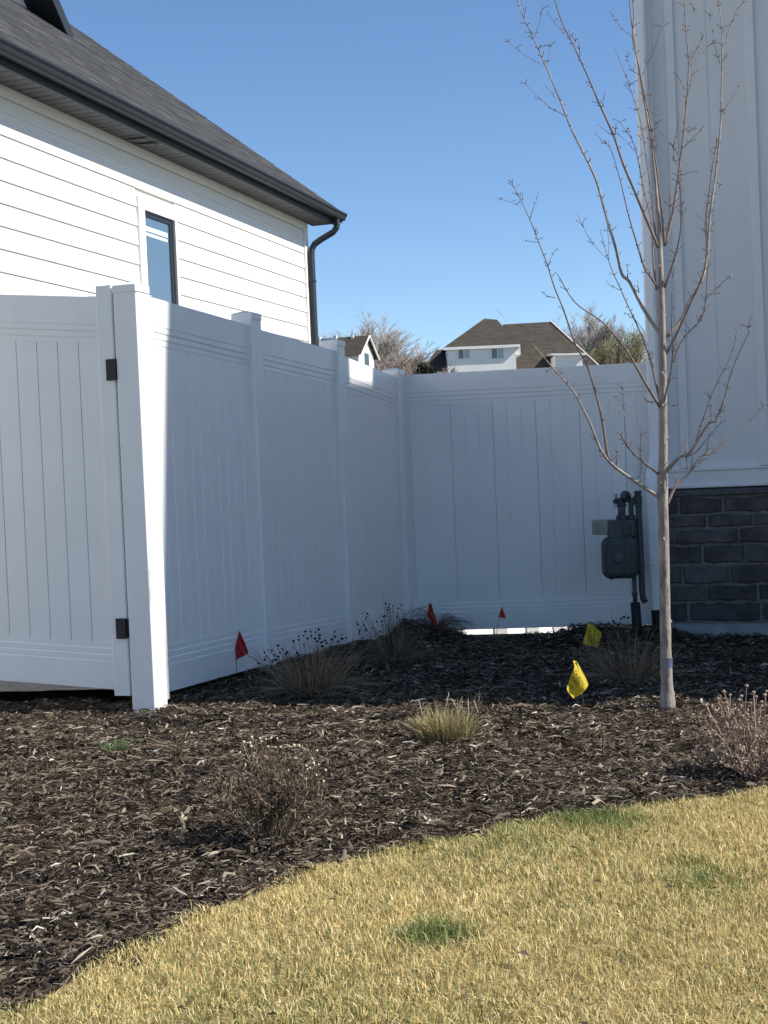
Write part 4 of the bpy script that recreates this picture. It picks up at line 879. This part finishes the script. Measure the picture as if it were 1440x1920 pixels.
for x0p, x1p in ((858, 881), (920, 945)):
    a, b = V_(x0p, 664, FD)[0], V_(x1p, 664, FD)[0]; z1, z0 = V_((x0p+x1p)/2, 653, FD)[2], V_((x0p+x1p)/2, 674, FD)[2]
    wn_ = put('window', MB().box(a, FD-.05, z0, b, FD-.003, z0+.05).box(a, FD-.05, z1-.05, b, FD-.003, z1).box(a, FD-.049, z0+.051, a+.05, FD-.003, z1-.051).box(b-.05, FD-.049, z0+.051, b, FD-.003, z1-.051).box((a+b)/2-.025, FD-.045, z0+.051, (a+b)/2+.025, FD-.003, z1-.051), M_trim, fh)
    put('pane', MB().box(a+.051, FD-.03, z0+.052, (a+b)/2-.026, FD-.004, z1-.052), M_frglass, wn_)
    put('pane', MB().box((a+b)/2+.026, FD-.03, z0+.052, b-.051, FD-.004, z1-.052), mat('far_curtained_glass', (0.34, 0.42, 0.45), .2, .6), wn_)
xc = V_(965, 650, FD)[0]; put('side_bay', MB().box(xr-.001, FD+.3, zeav-.62, xr+.35, FD+3, zeav-.17), M_frcream, fh)
# main block with the long ridge and the right-hand rake
FB = FD + 5
ma, mb_ = V_(943, 609, FB+2.5), V_(1031, 604, FB+2.5); low = V_(1118, 690, FB-2.5); lz = V_(1000, 712, FB-2.5)[2]
lx0 = V_(940, 700, FB-2.5)[0]
roof_planes('roof', [(V_(905, 700, FB)[0], FB-3, lz), (V_(1128, 700, FB)[0], FB-3, lz), (V_(1128, 700, FB)[0], FB+8, lz), (V_(905, 700, FB)[0], FB+8, lz)], [(ma[0], FB+2.5, ma[2]), (mb_[0], FB+2.5, mb_[2])], fh, 30)
put('wall', MB().box(V_(908, 700, FB)[0], FB-2.8, gb_, V_(1122, 700, FB)[0], FB+7.8, lz-.05), M_frcream, fh)
ra, rb = V_(1046, 618, FB+1.6), V_(1122, 688, FB-2.7)
put('rake_fascia', MB().tube([(mb_[0]+.03, FB+2.45, mb_[2]+.02), (V_(1128, 700, FB)[0]+.05, FB-3.0, lz)], .065, 4), mat('pale_tan_fascia', (.48, .44, .38), .8), fh)
# low gable in front of the main roof
gx0, gx1 = V_(1040, 680, FB-4)[0], V_(1092, 680, FB-4)[0]; gzt_ = V_(1062, 662, FB-4)[2]
put('front_gable', MB().box(gx0, FB-4, gb_, gx1, FB-1.6, gzt_-.15), M_frcream, fh)
put('gable_roof', MB().loft([(gx0-.2, FB-4.2, gzt_-.15), (gx1+.25, FB-4.2, gzt_-.22), (gx1+.25, FB-4.2, gzt_-.10), (gx0-.2, FB-4.2, gzt_-.02)], [(gx0-.2, FB-1.0, gzt_+.12), (gx1+.25, FB-1.0, gzt_+.1), (gx1+.25, FB-1.0, gzt_+.2), (gx0-.2, FB-1.0, gzt_+.22)]), M_trim, fh)
# lower wing on the left
wl = V_(797, 692, FD+1)[0]; wz = V_(800, 690, FD+1)[2]; wt = V_(836, 656, FD+2)[2]
roof_planes('roof', [(wl-.3, FD+.5, wz-.25), (xl, FD+.5, wz-.25), (xl, FD+6, wz-.25), (wl-.3, FD+6, wz-.25)], [(xl-.6, FD+3, wt+.1), (xl, FD+3, wt+.1)], fh, 12)
put('wall', MB().box(wl, FD+.8, gb_, xl-.001, FD+5.8, wz-.28), M_frcream, fh)
ar = MB().tube([vloc(950, 604, FD+3), vloc(944, 594, FD+3), vloc(935, 584, FD+3), vloc(929, 579, FD+3)], .02, 5); put('antenna', ar, M_fartwig, fh)
put('roof_vent', MB().box(V_(948,628,FD+1)[0], FD+1.2, V_(948,632,FD+1)[2], V_(953,628,FD+1)[0], FD+1.6, V_(948,626,FD+1)[2]), M_frroof, fh)

HD = 88.0
h2 = far_root('gabled_house', 'far house with brown roof and white gable peeking over the left fence beside the downspout', 'house', HD)
zr, zv, gb2 = V_(684, 624, HD)[2], V_(672, 660, HD)[2], 2.0
gc = at(672, 660, HD); h2.location = (float(gc[0]), float(gc[1]), 0); h2.rotation_euler = (0, 0, TH - .26)
GW = 3.6; LX = -9.0                                              # gable width, length of the house to the left
put('wall', MB().box(LX, 0, gb2, 0, GW, zv).add([(0, 0, zv), (0, GW, zv), (0, GW/2, zr - .12), (-.3, 0, zv), (-.3, GW, zv), (-.3, GW/2, zr - .12)], [(0,1,2),(5,4,3),(0,2,5,3),(1,4,5,2)]), M_frcream, h2)
roof_planes('roof', [(LX, -.35, zv - .2), (.25, -.35, zv - .2), (.25, GW + .35, zv - .2), (LX, GW + .35, zv - .2)], [(LX, GW/2, zr), (.25, GW/2, zr)], h2, 18, True)
put('rake_trim', MB().tube([(.28, -.36, zv - .24), (.28, GW/2, zr - .03), (.28, GW + .36, zv - .24)], .055, 4), M_trim, h2)
put('window', MB().box(.001, GW/2 - .5, zv - .75, .04, GW/2 + .5, zv + .05), M_frglass, h2)
for xx in (-.9, -2.0, -3.1):
    put('roof_vent', MB().box(xx, GW/2 - .25, zr - .3, xx + .16, GW/2 - .05, zr + .10), M_trim, h2)

def bare_tree(name, label, px, D, top_px, base_z, spread, M, levels=5, r0=.16, kids=4, seed=1, group=None, lean=.0, fan=.42):
    rs = random.Random(seed); p = at(px, 690, D); topz = float(at(px, top_px, D)[2]); Hh = topz - base_z
    r = root(name, label, 'tree', (float(p[0]), float(p[1]), base_z), 0, group)
    tk, tw = MB(), MB()
    def grow(p, d, L, rad, lev):
        seg = 4 if lev < 3 else 2; P = [p]; dd = d.copy()
        for k in range(seg):
            dd = (dd + Vector((rs.gauss(0, .10), rs.gauss(0, .10), rs.gauss(.03, .06)))).normalized(); P.append(P[-1] + dd*L/seg)
        m_ = tk if lev < 2 else tw
        m_.tube(P, [rad*(1 - .55*k/seg) for k in range(seg + 1)], 5 if lev < 2 else 3, False)
        if lev < levels:
            n = kids if lev > 0 else kids + 5
            for i in range(n):
                k = rs.randint(1 if lev else 2, seg); f = fan*(1.0 if lev else 1.2)
                nd = (dd + Vector((rs.gauss(0, f), rs.gauss(0, f), rs.gauss(.08, .18)))).normalized()
                grow(P[k].lerp(P[k-1], rs.random()*.7), nd, L*rs.uniform(.52, .80), max(rad*.52, .012), lev + 1)
    grow(Vector((0, 0, -.3)), Vector((lean, 0, 1)).normalized(), Hh*.40, r0, 0)
    zs_ = max(v[2] for v in tw.v); k = Hh/zs_
    for m_ in (tk, tw): m_.v = [(v[0]*spread, v[1]*spread, v[2]*k) for v in m_.v]
    put('trunk', tk, M, r); put('crown', tw, M, r, kind='stuff'); return r
bare_tree('bare_tree', 'bare grey brown spreading tree behind the far gabled house', 690, 104, 572, 4.2, 1.35, M_fartwig, 6, .17, 4, 3, 'bare trees on the skyline', .05)
bare_tree('bare_tree', 'low brown twiggy tree between the two far houses', 752, 99, 640, 4.0, 1.2, M_farbrown, 5, .12, 5, 5, 'bare trees on the skyline', fan=.5)
bare_tree('bare_tree', 'thin bare tree at the left house downspout on the skyline', 615, 98, 592, 4.0, .95, M_fartwig, 5, .13, 4, 9, 'bare trees on the skyline')
bare_tree('bare_tree', 'tall bare grey tree right of the hipped far house', 1112, 112, 563, 4.2, 1.15, M_fartwig, 6, .17, 4, 12, 'bare trees on the skyline')
bare_tree('bare_tree', 'bare grey tree on the skyline touching the pale house corner', 1170, 115, 580, 4.2, 1.1, M_fartwig, 5, .15, 4, 21, 'bare trees on the skyline')
bare_tree('bare_bush', 'reddish brown leafless bush against the left wing of the hipped far house', 838, 90, 676, 6.0, .9, M_farbrown, 4, .06, 4, 31)
def leaf_mass(name, label, cat, blobs, D, n, leaf, M, seed):
    """blobs: (px, py, half width px, half height px) clumps of small leaf faces round a branching frame"""
    r_ = np.random.default_rng(seed); V = []; p0 = at(blobs[0][0], blobs[0][1], D); base = np.array([p0[0], p0[1], gzf(p0[0], p0[1])])
    fr = MB(); tot = sum(b[2]*b[3] for b in blobs)
    r = root(name, label, cat, base)
    for px, py, hw, hh in blobs:
        k = int(n*hw*hh/tot); c = at(px, py, D) - base; s = D/FOC
        u = r_.normal(0, 1, (k, 3)); u /= np.linalg.norm(u, axis=1)[:, None]; rr2 = r_.uniform(.25, 1.12, (k, 1))**.6
        q = c + (u*rr2) @ np.array([X0*hw*s, F0*hw*s, Z0*hh*s])
        a = r_.normal(0, 1, (k, 3)); a /= np.linalg.norm(a, axis=1)[:, None]; b = np.cross(a, r_.normal(0, 1, (k, 3))); b /= np.linalg.norm(b, axis=1)[:, None]
        sz = leaf*r_.uniform(.5, 1.4, (k, 1)); V.append(np.stack([q - a*sz, q + b*sz*.5, q + a*sz, q - b*sz*.5], 1))
        for _ in range(70):
            t = c + (r_.uniform(-.85, .85, 3)*np.array([1, 1, 1.1])) @ np.array([X0*hw*s, F0*hw*s, Z0*hh*s]); fr.tube([(t[0]*.15, t[1]*.15, 0), tuple(t*np.array([.6, .6, .55])), tuple(t)], [.07, .03, .012], 3, False)
    V = np.concatenate(V); F = np.arange(len(V)*4).reshape(-1, 4)
    put('foliage', np_mesh('foliage', V, F, 4, M), None, r, kind='stuff'); put('limbs', fr, M_farbrown, r)
    return r
leaf_mass('evergreen_bush', 'small dark evergreen bush left of the hipped far house', 'bush', [(796, 692, 13, 12), (806, 698, 12, 9), (788, 698, 8, 8)], 90, 1600, .10, M_everg, 4)
leaf_mass('leafing_tree', 'yellow green leafing tree low on the skyline beside the pale house corner', 'tree', [(1150, 662, 30, 30), (1178, 655, 26, 34), (1120, 672, 26, 18), (1200, 650, 18, 30), (1098, 682, 14, 8)], 108, 5200, .065, M_hedge, 6)
